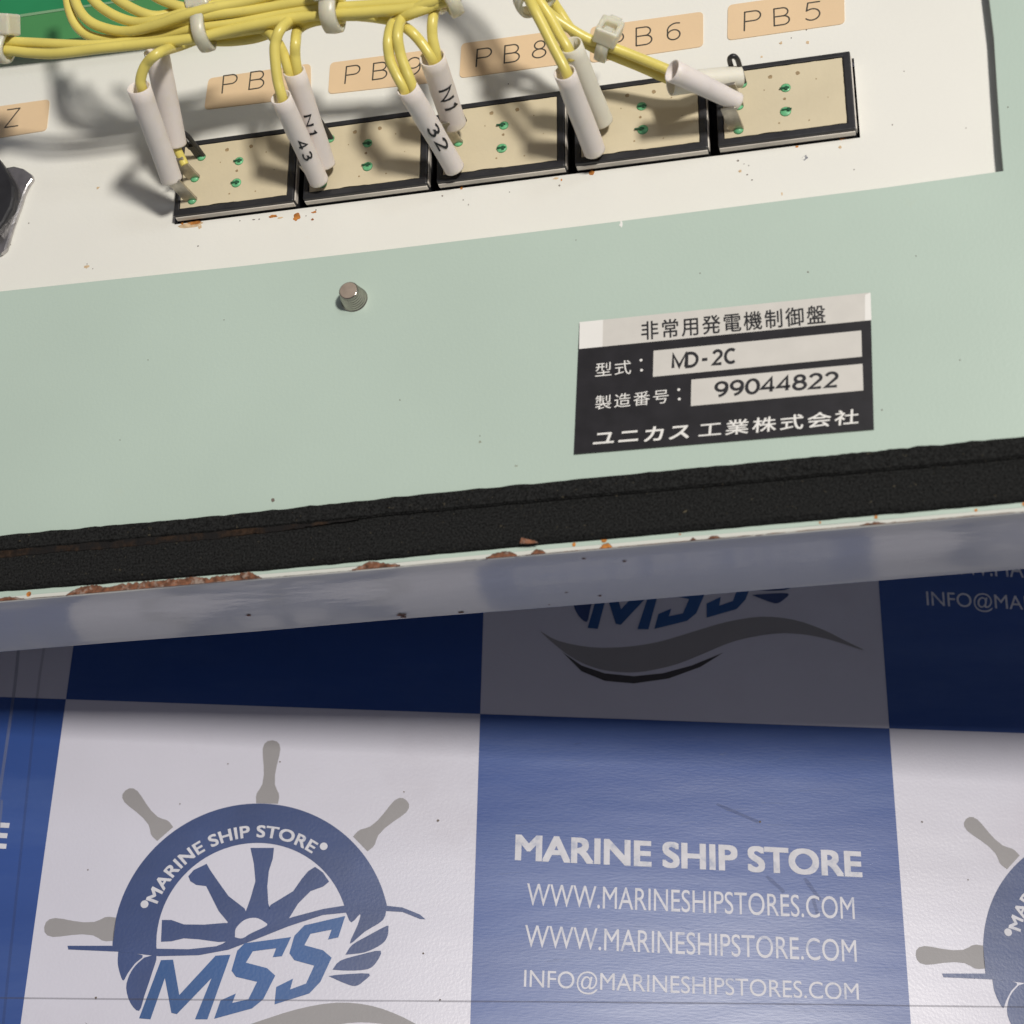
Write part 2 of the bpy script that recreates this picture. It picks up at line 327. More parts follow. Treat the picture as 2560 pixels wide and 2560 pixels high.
# ================================================================== THE MAT
mb = MB(); nx, ny = 60, 60
X0, X1, Y0, Y1 = -420, 330, -260, 420
for j in range(ny + 1):
    for i in range(nx + 1):
        mb.v.append(Vector((X0 + (X1 - X0) * i / nx, Y0 + (Y1 - Y0) * j / ny, 0)))
for j in range(ny):
    for i in range(nx):
        a = j * (nx + 1) + i; mb.f.append((a, a + 1, a + nx + 2, a + nx + 1)); mb.sm.append(False)
mat_o = mb.build("table_mat", M_mw, frame=MAT, fix=False, props={'kind': 'structure'})
def mpart(name, m, polys=None, z=0.05, mbx=None, label=None):
    b = mbx or MB()
    if polys:
        for p in polys: b.slab(p, 0, z, top_only=True)
    o = b.build(name, m, parent=mat_o, fix=False)
    if label: o['label'] = label
    return o
u1 = (G(171, 1741).x + G(41, 2560).x + G(189, 1609).x) / 3; u2 = (G(1207, 1784).x + G(1177, 2560).x) / 2; u3 = (G(2225, 1831).x + G(2276, 2560).x) / 2
v1 = (G(172, 1740).y + G(1207, 1784).y + G(2226, 1831).y) / 3
cw = (u3 - u1) / 2; 
offs = G(351, 2545) - G(1482, 1570)          # same logo point in two cells: one column left, one row down
CH = -offs.y
print("grid", u1, u2, u3, v1, cw, CH, offs)
for ci in range(-2, 4):
    for ri in range(-2, 3):       # row 0 is below v1
        if (ci + ri) % 2: continue
        # blue where the column left of u1 (ci=-1... ) alternates
        x0 = u1 + ci * cw; x1 = x0 + cw; y1 = v1 - ri * CH; y0 = y1 - CH
        # cells: ci=0,ri=0 white (logo); ci=1,ri=0 blue
        x0 += cw; x1 += cw
        x0 = max(x0, X0); x1 = min(x1, X1); y0 = max(y0, Y0); y1 = min(y1, Y1)
        if x1 <= x0 or y1 <= y0: continue
        mpart("blue_square", M_mb, [[(x0, y0), (x1, y0), (x1, y1), (x0, y1)]], 0.05)
# -- logo, traced from the cell (0,0) and repeated
def Z(x, y): return G(x * 0.62112, 1700 + y * 0.62112)
def R2(x, y): return G(1160 + x * 0.72464, 1360 + y * 0.72464)
def circ3(pts):   # least squares circle
    import numpy as np
    A = np.array([[p.x, p.y, 1] for p in pts]); b = np.array([p.x ** 2 + p.y ** 2 for p in pts]); s = np.linalg.lstsq(A, b, rcond=None)[0]
    cx, cy = s[0] / 2, s[1] / 2; return Vector((cx, cy, 0)), math.sqrt(s[2] + cx * cx + cy * cy)
ringo = [(468, 1000), (490, 880), (560, 735), (700, 600), (860, 530), (1075, 505), (1250, 545), (1420, 650), (1530, 800), (1553, 900)]
ringi = [(637, 1020), (660, 900), (750, 770), (880, 690), (1060, 662), (1200, 690), (1320, 790), (1388, 910)]
CO, RO = circ3([Z(*p) for p in ringo]); CI, RI = circ3([Z(*p) for p in ringi])
print("ring", CO, RO, CI, RI)
def handle(foot, tip, wscale=1.0):
    f, t = Z(*foot), Z(*tip); d = t - f; L = d.length; d.normalize(); q = Vector((-d.y, d.x, 0))
    prof = [(0, .165), (.10, .175), (.16, .165), (.22, .13), (.30, .095), (.45, .085), (.6, .10), (.75, .125), (.86, .135), (.94, .115), (.985, .07), (1, .0)]
    return [tuple((f + d * (L * a) + q * (L * b * wscale))[:2]) for a, b in prof] + [tuple((f + d * (L * a) - q * (L * b * wscale))[:2]) for a, b in prof[::-1][1:]]
def ZP(l): return [tuple(Z(*p)[:2]) for p in l]
def zsmooth(l, k=4):
    l = [Z(*p) for p in l]; q = spline(l + [l[0]], k)[:-1]; return [tuple(p[:2]) for p in q]
def ring_poly():
    aL = math.atan2((Z(472, 1078) - CO).y, (Z(472, 1078) - CO).x); aR = math.atan2((Z(1548, 930) - CO).y, (Z(1548, 930) - CO).x)
    bL = math.atan2((Z(632, 1090) - CI).y, (Z(632, 1090) - CI).x); bR = math.atan2((Z(1400, 940) - CI).y, (Z(1400, 940) - CI).x)
    if aL < 0: aL += 2 * math.pi
    if bL < 0: bL += 2 * math.pi
    n = 64
    return [(CO.x + RO * math.cos(aL + (aR - aL) * i / n), CO.y + RO * math.sin(aL + (aR - aL) * i / n)) for i in range(n + 1)] + \
           [(CI.x + RI * math.cos(bR + (bL - bR) * i / n), CI.y + RI * math.sin(bR + (bL - bR) * i / n)) for i in range(n + 1)]
spokes = [
    [(1008, 676), (1103, 676), (1098, 720), (1082, 770), (1076, 830), (1080, 900), (1100, 960), (985, 960), (990, 930), (1008, 880), (1028, 810), (1022, 740)],
    [(758, 790), (780, 765), (832, 740), (846, 765), (870, 800), (920, 870), (985, 920), (1010, 985), (960, 1010), (920, 978), (880, 930), (830, 830), (790, 825), (766, 810)],
    [(1268, 752), (1300, 775), (1325, 812), (1300, 832), (1250, 850), (1200, 900), (1160, 965), (1085, 990), (1050, 960), (1090, 905), (1180, 850), (1215, 800), (1240, 770)],
    [(652, 966), (690, 966), (740, 984), (820, 985), (905, 978), (960, 985), (965, 1010), (945, 1030), (930, 1052), (880, 1055), (800, 1044), (740, 1040), (690, 1052), (648, 1054)],
]
hubpoly = [(905, 985), (960, 945), (1000, 925), (1075, 915), (1120, 945), (1160, 962), (1140, 990), (1060, 1020), (1000, 1040), (930, 1075), (880, 1072), (930, 1040)]
wave = [(272, 1070), (470, 1070), (560, 1078), (640, 1082), (760, 1084), (870, 1072), (950, 1042), (1000, 1032), (1080, 988), (1180, 954), (1300, 922), (1400, 906), (1470, 902), (1548, 908), (1620, 916), (1690, 944), (1713, 964), (1690, 962),
        (1620, 934), (1550, 930), (1470, 926), (1400, 936), (1300, 946), (1160, 992), (1040, 1040), (920, 1086), (800, 1108), (640, 1112), (480, 1094), (275, 1085)]
lowerleft = [[(476, 1094), (574, 1108), (545, 1140), (515, 1180), (497, 1210), (484, 1185), (474, 1140)],
             [(580, 1118), (630, 1110), (612, 1180), (582, 1270), (560, 1332), (525, 1300), (508, 1240), (520, 1190), (545, 1150)]]
right = [[(1392, 934), (1414, 976), (1450, 942), (1440, 985), (1408, 1062), (1470, 1012), (1542, 966), (1550, 915), (1500, 905), (1400, 910)],
         [(1390, 1106), (1418, 1066), (1480, 1030), (1556, 990), (1563, 1000), (1560, 1030), (1538, 1062), (1470, 1096)],
         [(1338, 1166), (1370, 1130), (1450, 1106), (1532, 1090), (1515, 1136), (1480, 1164), (1400, 1170)],
         [(1322, 1192), (1370, 1186), (1486, 1182), (1462, 1214), (1430, 1232), (1390, 1222)]]
Mlet = [(560, 1362), (648, 1128), (697, 1126), (722, 1268), (868, 1110), (928, 1106), (835, 1366), (785, 1366), (852, 1200), (712, 1345), (690, 1340), (664, 1200), (606, 1366)]
S1 = [(955, 1090), (985, 1060), (1172, 1035), (1135, 1112), (1098, 1116), (1112, 1080), (1018, 1092), (990, 1138), (1075, 1160), (1108, 1190), (1060, 1285), (1015, 1322), (862, 1364), (888, 1290), (950, 1262), (935, 1300), (1000, 1285), (1035, 1215), (950, 1195), (932, 1170)]
S2 = [(1185, 1030), (1225, 988), (1390, 950), (1362, 1036), (1320, 1045), (1335, 1005), (1250, 1022), (1225, 1068), (1300, 1088), (1335, 1118), (1290, 1215), (1245, 1262), (1105, 1306), (1112, 1236), (1180, 1202), (1168, 1246), (1232, 1222), (1265, 1150), (1185, 1128), (1165, 1100)]
swg = [(275, 300), (340, 335), (450, 357), (560, 357), (680, 340), (800, 305), (920, 270), (1040, 252), (1150, 262), (1250, 295), (1330, 335), (1395, 368), (1280, 332), (1180, 312), (1080, 310), (950, 335), (850, 375), (750, 415), (640, 440), (560, 443), (480, 432), (400, 400), (330, 350)]
swk = [(355, 375), (420, 420), (500, 447), (600, 457), (700, 447), (800, 420), (910, 375), (830, 425), (720, 465), (600, 482), (500, 473), (420, 440)]
def arc_text(txt, a0, a1, r0, r1, bold):
    vs, fs, (x0, x1, y0, y1) = glyphs(txt, 0, 1.06)
    b = bmesh.new(); bv = [b.verts.new((x, y, 0)) for x, y in vs]
    for f in fs:
        try: b.faces.new([bv[i] for i in f])
        except ValueError: pass
    m = MB(); out = []
    for v in b.verts:
        t = (v.co.x - x0) / (x1 - x0); a = a0 + (a1 - a0) * t; r = r0 + (r1 - r0) * (v.co.y - y0) / (y1 - y0)
        out.append(Vector((CO.x + r * math.cos(a), CO.y + r * math.sin(a), 0.13 + v.co.z)))
    b.verts.index_update()
    m.add(out, [[v.index for v in f.verts] for f in b.faces]); b.free(); return m
def ang(x, y): p = Z(x, y) - CO; a = math.atan2(p.y, p.x); return a
def shifted(polys, dx, dy): return [[(p[0] + dx, p[1] + dy) for p in q] for q in polys]
LOGO = None
def logo(dx, dy, first=[None]):
    if first[0] is None:
        lst = []
        lst.append(mpart("wheel_rim_print", M_lb, [ring_poly()], 0.06))
        for s_ in spokes: lst.append(mpart("wheel_spoke_print", M_lb, [ZP(s_)], 0.075))
        lst.append(mpart("wheel_hub_print", M_lb, [ZP(hubpoly)], 0.09))
        lst.append(mpart("wheel_hub_print", M_mw, [zsmooth([(946, 1036), (950, 1000), (985, 966), (1030, 958), (1066, 975), (1072, 990), (1010, 1020), (975, 1040)])], 0.11))
        lst.append(mpart("wave_line_print", M_lb, [ZP(wave)], 0.10))
        for l in lowerleft + right: lst.append(mpart("rope_strand_print", M_lb, [zsmooth(l, 3)], 0.085))
        for f, t in (((462, 1003), (178, 995)), ((665, 620), (505, 445)), ((1075, 497), (1096, 243)), ((1450, 660), (1637, 485))):
            lst.append(mpart("handle_print", M_lg, [handle(f, t)], 0.06))
        for l in (Mlet, S1, S2): lst.append(mpart("letter_print", M_lb2, [ZP(l)], 0.12))
        sg = [tuple((R2(*p) + offs)[:2]) for p in swg]; sk = [tuple((R2(*p) + offs)[:2]) for p in swk]
        q = [tuple(p[:2]) for p in spline([Vector((*p, 0)) for p in sg] + [Vector((*sg[0], 0))], 3)[:-1]]
        lst.append(mpart("swoosh_print", M_lg, [q], 0.065)); lst.append(mpart("swoosh_print", M_lk, [sk], 0.065))
        rm = (RO + RI) / 2
        a0, a1 = ang(592, 885), ang(1280, 660)
        if a0 < 0: a0 += 2 * math.pi
        rA = (Z(1075, 635) - CO).length; rB = (Z(1075, 588) - CO).length
        rl = MB()
        for k, (da, dr) in enumerate(((-.1, -.08), (.1, -.08), (0, 0), (-.1, .08), (.1, .08))):
            at = arc_text("MARINE SHIP STORE", a0 + da / rA, a1 + da / rA, rA + dr, rB + dr, 0); rl.add([v + Vector((0, 0, k * .004)) for v in at.v], at.f)
        lst.append(mpart("ring_lettering", M_lt, mbx=rl))
        for c in ((582, 903), (1303, 670)):
            p = Z(*c); lst.append(mpart("ring_dot_print", M_lt, [[(p.x + .85 * math.cos(i * math.pi / 10), p.y + .85 * math.sin(i * math.pi / 10)) for i in range(20)]], 0.13))
        first[0] = lst; return
    for o in first[0]:
        c = o.copy(); COL.objects.link(c); c.parent = mat_o; c.location = (dx * S, dy * S, 0)
logo(0, 0)
for dx, dy in ((2 * cw, 0), (cw, CH), (-cw, CH)): logo(dx, dy)
# -- lettering in the blue squares
def cell_text(dx, dy):
    for i, (t, a, b, h, bold) in enumerate((
            ("MARINE SHIP STORE", (1287, 2149), (2156, 2192), 61, 0.055),
            ("WWW.MARINESHIPSTORES.COM", (1316, 2264), (2137, 2299), 56, 0),
            ("WWW.MARINESHIPSTORE.COM", (1311, 2368), (2142, 2406), 56, 0),
            ("INFO@MARINESHIPSTORES.COM", (1309, 2480), (2148, 2514), 58, 0))):
        m = MB(); A = G(*a); B = G(*b); C = G(a[0] + 2, a[1] - h)
        d = Vector((dx, dy, 0))
        text_map(m, t, A + d, B + d, C + d, 0.1, bold)
        mpart("mat_lettering", M_lt, mbx=m)
for d in ((0, 0), (-2 * cw, 0), (cw, CH)): cell_text(*d)
# -- fold across the mat, tape edges and creases on the left
m = MB(); pts = [G(x, y) for x, y in ((-200, 2493), (56, 2495), (500, 2499), (1174, 2503), (1800, 2508), (2276, 2514), (2800, 2520))]
pts = spline(pts, 8)
for i, p in enumerate(pts):
    wv = 0.22 + 0.12 * noise.noise(Vector((i * 0.7, 0, 0))); m.v += [Vector((p.x, p.y - wv, 0.10)), Vector((p.x, p.y, 0.34)), Vector((p.x, p.y + wv * 0.6, 0.14))]
for i in range(len(pts) - 1):
    for k in (0, 1): m.f.append((3 * i + k, 3 * i + 3 + k, 3 * i + 4 + k, 3 * i + k + 1)); m.sm.append(False)
fold = mpart("fold_seam", M_seam, mbx=m); fold['label'] = "fold running across the mat below the wheel emblem"
mpart("fold_overlap", M_mb, [[tuple(G(*p)[:2]) for p in ((1985, 2494), (2160, 2500), (2160, 2530), (1985, 2528))]], 0.11)
for pl, wd, mm in (([(48, 1609), (34, 1741), (0, 1979), (-60, 2400)], 0.7, M_tape), ([(112, 1609), (93, 1741), (60, 2060), (15, 2492), (5, 2600)], 0.6, M_seamb), ([(5, 2000), (0, 2060), (-30, 2300)], 0.5, M_tape)):
    m = MB(); pp = spline([G(*p) for p in pl], 6)
    for p in pp: m.v += [Vector((p.x - wd / 2, p.y, 0.12)), Vector((p.x + wd / 2, p.y, 0.16))]
    for i in range(len(pp) - 1): m.f.append((2 * i, 2 * i + 1, 2 * i + 3, 2 * i + 2)); m.sm.append(False)
    mpart("tape_edge", mm, mbx=m)
# small specks and scuffs on the mat
m = MB()
for (x, y, r) in ((1095, 2052, .28), (1058, 2384, .2), (2305, 2055, .2), (1900, 2055, .25), (450, 2010, .15), (700, 1905, .18), (1010, 1980, .15), (2420, 2200, .15), (570, 1910, .15), (220, 2175, .15), (1100, 2500, .2), (240, 2495, .25)):
    p = G(x, y); m.slab(blob(p, r, seed=x), 0, 0.15, top_only=True)
mpart("dirt_specks", M_speck, mbx=m)['kind'] = 'stuff'
m = MB(); rs = random.Random(5)
M_scr = mat("pale_scratch", (0.22, 0.27, 0.42, 1), 0.5); M_scr.node_tree.nodes["Principled BSDF"].inputs["Alpha"].default_value = .4
for k in range(46):
    x, y = rs.uniform(1215, 2230), rs.uniform(1880, 2500); a = G(x, y); b_ = G(x + rs.uniform(15, 70), y + rs.uniform(-9, 7)); q = Vector((0, rs.uniform(.03, .07), 0))
    m.slab([tuple((a - q)[:2]), tuple((b_ - q * .3)[:2]), tuple((b_ + q * .3)[:2]), tuple((a + q)[:2])], 0, 0.085, top_only=True)
mpart("surface_scratches", M_scr, mbx=m)['kind'] = 'stuff'
m = MB()
for (x0, y0, x1, y1, wd) in ((1436, 1861, 1452, 1858, .3), (1790, 2010, 1895, 2055, .9), (1915, 2190, 1960, 2230, 1.0), (2010, 2195, 2050, 2250, 1.1), (2030, 2240, 2045, 2290, .9)):
    a, b = G(x0, y0), G(x1, y1); d = (b - a).normalized(); q = Vector((-d.y, d.x, 0)) * wd / 2
    m.slab([tuple((a + (b - a) * t_ + q * w_)[:2]) for t_, w_ in ((0, -.5), (.3, -.9), (.7, -.7), (1, -1), (1.03, .2), (.98, .9), (.6, .8), (.25, 1), (.03, .6))], 0, 0.075, top_only=True)
mpart("scuff_marks", M_seamb, mbx=m)['kind'] = 'stuff'

# ================================================================== THE DOOR PANEL
A0, A1 = P(0, 1505), P(2560, 1281)
def edge_y(x): return A0.y + (A1.y - A0.y) * (x - A0.x) / (A1.x - A0.x)
XL, XR, YT = -292.0, 120.0, 335.0
door_o = P(1280, 1200)
door = thing("control_panel", "green painted steel control panel with black foam strip and rusty rim, above the mat", "control panel", door_o, PANEL)
win_b = [P(x, y) for x, y in ((-900, 792), (0, 728), (261, 700), (600, 665), (950, 625), (1300, 583), (1600, 546), (1900, 508), (2200, 470), (2508, 427))]
win_r = [P(x, y) for x, y in ((2502, 360), (2492, 217), (2484, 90), (2473, 0), (2466, -60))]
win_top = YT - 10
window = [tuple(p[:2]) for p in win_b] + [tuple(p[:2]) for p in win_r] + [(win_r[-1].x - 1, win_top), (win_b[0].x, win_top)]
outer = [(XL, edge_y(XL) + 0.9), (XR, edge_y(XR) + 0.9), (XR, YT), (XL, YT)]
mb = MB(); mb.slab(outer, -1.6, 0.0, holes=[window]); mb.build("door_sheet", M_green, door, door_o, bevel=0.15)
# side return with rolled edge
def flange_loft(a, b, steps, prof, name, m):
    mb = MB(); n = len(prof)
    for i in range(steps + 1):
        t = i / steps; c = a.lerp(b, t); d = (b - a).normalized(); q = Vector((-d.y, d.x, 0))
        for (o, z) in prof:
            wv = 0.12 * noise.noise(Vector((t * 14, z * 0.05, 1)))
            mb.v.append(c + q * (o + wv) + Vector((0, 0, z)))
    for i in range(steps):
        for k in range(n - 1):
            mb.f.append((i * n + k, i * n + k + 1, (i + 1) * n + k + 1, (i + 1) * n + k)); mb.sm.append(True)
    return mb.build(name, m, door, door_o)
FD = -28.3
prof = [(0.92, -0.01), (0.40, -0.03), (0.12, -0.14), (0.0, -0.5), (0.0, -6), (0, -12), (0, FD + 1.3), (-0.22, FD + 0.75), (-0.30, FD + 0.45), (-0.18, FD + 0.15), (0.2, FD), (14, FD)]
flange_loft(Vector((XL, edge_y(XL), 0)), Vector((XR, edge_y(XR), 0)), 80, prof, "side_return", M_flange)
flange_loft(Vector((XR, edge_y(XR), 0)), Vector((XR, YT, 0)), 20, prof, "side_return", M_flange)
flange_loft(Vector((XR, YT, 0)), Vector((XL, YT, 0)), 20, prof, "side_return", M_flange)
flange_loft(Vector((XL, YT, 0)), Vector((XL, edge_y(XL), 0)), 20, prof, "side_return", M_flange)
# foam gasket: two strips with a groove between
def strip(name, top, bot, h, m, wob_t, wob_b, seed, z0=0.02, crown=0.5):
    mb = MB(); T = spline([P(x, y) for x, y in top], 40); B = spline([P(x, y) for x, y in bot], 40); n = min(len(T), len(B))
    for i in range(n):
        t, b = T[i], B[i]
        t = t + Vector((0, wob_t * (noise.noise(Vector((t.x * 0.25, seed, 0))) + 0.5 * noise.noise(Vector((t.x * 1.1, seed, 3))) + .35 * noise.noise(Vector((t.x * 3.1, seed, 3)))), 0))
        b = b + Vector((0, wob_b * (noise.noise(Vector((b.x * 0.3, seed, 7))) + 0.6 * noise.noise(Vector((b.x * 1.7, seed, 9)))), 0))
        for (f, z) in ((0, z0), (0.03, h - crown), (0.12, h), (0.5, h + 0.1 * noise.noise(Vector((t.x * .5, seed, 5)))), (0.88, h), (0.97, h - crown), (1, z0)):
            p = t.lerp(b, f); mb.v.append(Vector((p.x, p.y, z)))
    for i in range(n - 1):
        for k in range(6): mb.f.append((i * 7 + k, i * 7 + k + 1, i * 7 + 8 + k, i * 7 + 7 + k)); mb.sm.append(False)
    return mb.build(name, m, door, door_o)
ext = lambda l: [(-900, l[0][1] + (l[0][1] - l[1][1]) / (l[1][0] - l[0][0]) * 900)] + l + [(3800, l[-1][1] + (l[-1][1] - l[-2][1]) / (l[-1][0] - l[-2][0]) * 1240)]
g_top = [(0, 1336), (550, 1286), (1200, 1219), (2000, 1143), (2560, 1089)]
g_mid = [(0, 1382), (550, 1333), (1200, 1271), (2000, 1200), (2560, 1149)]
g_bot = [(0, 1481), (550, 1438), (1200, 1378), (2000, 1307), (2560, 1258)]
sh = lambda l, d: [(x, y + d) for x, y in l]
s0 = strip("foam_base", ext(sh(g_top, 14)), ext(sh(g_bot, -8)), .7, M_foam, 0.1, 0.1, 8)
s1 = strip("foam_strip", ext(sh(g_top, 6)), ext(sh(g_mid, 3)), 1.45, M_foam, 0.28, 0.15, 1)
s2 = strip("foam_strip", ext(sh(g_mid, 6)), ext(sh(g_bot, -1)), 1.2, M_foam, 0.15, 0.12, 2)
s3 = strip("foam_strip", ext(sh(g_mid, 0))[:3] + [(900, 1302)], ext(sh(g_mid, 20))[:3] + [(900, 1306)], 1.34, M_foamrust, 0.3, 0.5, 5, crown=0.2); s3['label'] = "rust stained edge of the foam along the groove"
# rust where the paint has chipped from the rim
def rimline(x): return 1505 - 0.0875 * x
def chip(x0, x1, hh, seed, m, z=0.07, over=3):
    n = max(12, int((x1 - x0) / 3)); top = []; bot = []
    for i in range(n + 1):
        t = i / n; x = x0 + (x1 - x0) * t; e = min(1, t * 6 * (x1 - x0) / 200 + .05, (1 - t) * 6 * (x1 - x0) / 200 + .05) if x1 - x0 > 120 else math.sin(math.pi * min(max(t, .04), .96)) ** .6
        yh = hh * e * (0.8 + 0.5 * noise.noise(Vector((x * 0.02, seed, 0))) + 0.25 * noise.noise(Vector((x * 0.11, seed, 2))))
        yb = rimline(x) - over * 0.3
        yh += 2.2 * noise.noise(Vector((x * 0.23, seed, 5))) + 1.2 * noise.noise(Vector((x * 0.6, seed, 6))) if yh > 4 else 0
        top.append(tuple(P(x, yb - yh)[:2])); bot.append(tuple(P(x, yb - 1.0)[:2]))
    if hh > 6:
        mb = MB(); mb.slab(bot + [(a, b + .13 + .08 * noise.noise(Vector((a, seed, 8)))) for a, b in top[::-1]], 0.0, z - .03); mb.build("paint_break_edge", M_speck, door, door_o)
    mb = MB(); mb.slab(bot + top[::-1], 0.0, z); return mb.build("rust_patch", m, door, door_o)
chip(-60, 60, 9, 1, M_rust); chip(60, 170, 2.5, 2, M_rust)
chip(165, 655, 20, 3, M_rust)
chip(880, 1000, 17, 5, M_rust); chip(1215, 1292, 17, 6, M_rust); chip(1328, 1364, 14, 7, M_rust)
chip(640, 890, 1.6, 8, M_speck); chip(990, 1220, 1.6, 9, M_speck); chip(1290, 1900, 2.2, 10, M_rust); chip(1900, 2560, 2.6, 11, M_rust)
chip(1500, 1530, 13, 12, M_rusto); chip(1770, 1800, 10, 13, M_rust); chip(2150, 2215, 7, 14, M_rust); chip(2225, 2245, 5, 15, M_rust); chip(1725, 1740, 8, 16, M_rust)
# rust specks higher up and flakes
m = MB()
for x, dy, r in ((72, -13, .5), (1435, -18, .35), (1510, -22, .5), (2440, -16, .25), (2190, -20, .3), (2560, -20, .3), (2050, -19, .2), (1700, -20, .15)):
    p = P(x, rimline(x) + dy); m.slab(blob(p, r, seed=x), 0, 0.09)
o = m.build("rust_specks", M_rusto, door, door_o); o['kind'] = 'stuff'
mb = MB(); p = P(1330, 1364); mb.slab([tuple(P(*q)[:2]) for q in ((1304, 1366), (1308, 1351), (1322, 1355), (1340, 1358), (1350, 1364), (1330, 1366))], 1.2, 1.55); fl = mb.build("paint_flake", M_rust, door, door_o); fl['label'] = "curled flake of rusty paint at the foam's lower edge"
# threaded stud
sc_ = P(886, 749); mb = MB()
pr = [(2.72, 0.0), (2.70, 0.2)]
z = 0.25
while z < 3.3:
    pr += [(2.55 - 0.22 * z, z), (2.68 - 0.225 * z, z + 0.26), (2.46 - 0.22 * z, z + 0.50)]; z += 0.56
pr += [(2.0, 3.55), (1.75, 3.8)]
mb.lathe(sc_, pr, 40); stud = mb.build("threaded_stud", M_nickel, door, door_o); stud['label'] = "short shiny threaded stud"
mb = MB(); mb.lathe(sc_ + Vector((0, 0, 3.8)), [(1.74, 0), (1.70, 0.08), (1.60, 0.10), (0.0, 0.10)], 32); mb.build("stud_end", M_studtop, stud, door_o)
# specks on the green paint
m = MB()
for x, y, r in ((682, 1250, .38), (1520, 885, .12), (2020, 680, .15), (1750, 683, .12), (2205, 1025, .15), (2520, 268, .12), (2290, 640, .1), (1000, 1000, .12), (300, 1100, .1), (370, 900, .1), (1440, 600, .1), (1200, 1090, .1), (2400, 900, .12), (560, 800, .1)):
    m.slab(blob(P(x, y), r, seed=x), 0, 0.05)
o = m.build("dirt_specks", M_speck, door, door_o); o['kind'] = 'stuff'
m = MB()
for x, y, r, sx, sy in ((1200, 1105, .25, 1, 1), (1290, 1165, .3, 1, .6), (980, 1245, .3, 1, 1)):
    m.slab(blob(P(x, y), r, n=22, sx=sx, sy=sy, k=.8, seed=x), 0, 0.02)
M_sm = mat("faint_yellow_smudge", (0.62, 0.56, 0.38, 1), 0.5, var=.1); M_sm.node_tree.nodes["Principled BSDF"].inputs["Alpha"].default_value = .13
o = m.build("paint_smudges", M_sm, door, door_o); o['kind'] = 'stuff'
m = MB()     # chips and rust spots on the grey side return
for x, y, r, mt in ((622, 1537, .45, 0), (1003, 1536, .75, 0), (1010, 1541, .5, 0), (1415, 1480, .25, 0), (1500, 1488, .3, 0), (1372, 1510, .18, 0), (1560, 1402, .35, 0), (1460, 1395, .3, 0), (1154, 1530, .4, 0)):
    h_ = 0.0
    for k in range(400):
        h_ = -k * .07; q_ = P(x, y, h_)
        if q_.y >= edge_y(q_.x): break
    c_ = Vector((q_.x, edge_y(q_.x) - .14, h_)); bl = blob((0, 0), r, n=12, sx=1.2, sy=.9, seed=x, k=.9)
    m.add([c_ + Vector((a, 0, b)) for a, b in bl], [tuple(range(12))])
o = m.build("rust_specks", M_rust, door, door_o); o['kind'] = 'stuff'
mb = MB(); mb.slab(blob(P(1553, 560), 0.5, sx=.5, sy=1.1, seed=4, k=1), 0, 0.05); mb.build("paint_scratch", M_npw, door, door_o)
# ---- nameplate
npo = P(1450, 1137)
np_ = MB(); np_.slab([tuple(P(*c)[:2]) for c in ((1436, 1137), (2185, 1075), (2176, 734), (1450, 808))], 0, 0.35)
npl = np_.build("nameplate", M_npk, door, door_o); npl['label'] = "black and silver nameplate with Japanese lettering"
def E(x, y): return P(1400 + x * 0.43478, 700 + y * 0.43478)
def npoly(name, m, pts, z): b = MB(); b.slab([tuple(E(*p)[:2]) for p in pts], 0.36, z); return b.build(name, m, npl, door_o)
npoly("header_field", M_nps, [(115, 248), (112, 402), (1792, 236), (1786, 78)], 0.39)
npoly("header_field", M_npw, [(115, 248), (112, 402), (246, 389), (250, 234)], 0.41)
npoly("header_field", M_npw, [(1754, 92), (1786, 78), (1792, 236), (1754, 240)], 0.41)
npoly("type_field", M_nps, [(540, 412), (536, 562), (1737, 446), (1733, 296)], 0.39)
npoly("number_field", M_nps, [(757, 578), (754, 730), (1745, 640), (1740, 487)], 0.39)
def ntext(t, a, b, c, m, bold=0.0, sp=1.0, z=0.43):
    q = MB(); text_map(q, t, E(*a), E(*b), E(*c), z, bold, sp); return q.build("nameplate_lettering", m, npl, door_o, fix=False)
ntext("非常用発電機制御盤", (470, 352), (1530, 255), (468, 247), M_ink, 0.012, 1.18)
ntext("型式", (205, 565), (410, 545), (207, 485), M_npt, 0.0, 1.15)
def nst(t, a, b, c, wt, mono, nm="nameplate_lettering"):
    q = MB(); stext(q, t, E(*a), E(*b), E(*c), 0.43, wt, .1, mono); return q.build(nm, M_ink, npl, door_o, fix=False)
nst("MD-2C", (643, 521), (1010, 487), (645, 428), .185, .80)
ntext("製造番号", (203, 752), (625, 712), (207, 672), M_npt, 0.0, 1.18)
nst("99044822", (886, 683), (1602, 622), (890, 590), .165, .74)
ntext("ユニカス", (190, 958), (742, 913), (204, 878), M_npt, 0.032, 1.12)
ntext("工業株式会社", (797, 912), (1716, 832), (805, 828), M_npt, 0.018, 1.2)
for cx, cy in ((468, 467), (471, 524), (685, 636), (688, 690)):
    q = MB(); q.slab([(E(cx, cy).x + .28 * math.cos(i * math.pi / 5), E(cx, cy).y + .28 * math.sin(i * math.pi / 5)) for i in range(10)], 0.36, 0.43, top_only=True); q.build("nameplate_lettering", M_npt, npl, door_o, fix=False)

# ================================================================== WHITE MOUNTING PLATE
plo = Q(1280, 560)
plate = thing("mounting_plate", "cream white steel plate set in the green panel, carrying the switch row", "mounting plate", plo, PANEL)

HT = 2.8                                    # top of the switch housings above the plate
cell_a = Q(594.6, 399, HT); cell_b = Q(1963, 215.6, HT); PITCH = (cell_b - cell_a) / 4; PITCH.z = 0
sdir = PITCH.normalized(); sup = Vector((-sdir.y, sdir.x, 0)); B0 = Q(591.5, 456, HT); B0.z = H0
def sl(i, a, b, h=0.0): return B0 + PITCH * i + sdir * a + sup * b + Vector((0, 0, h))
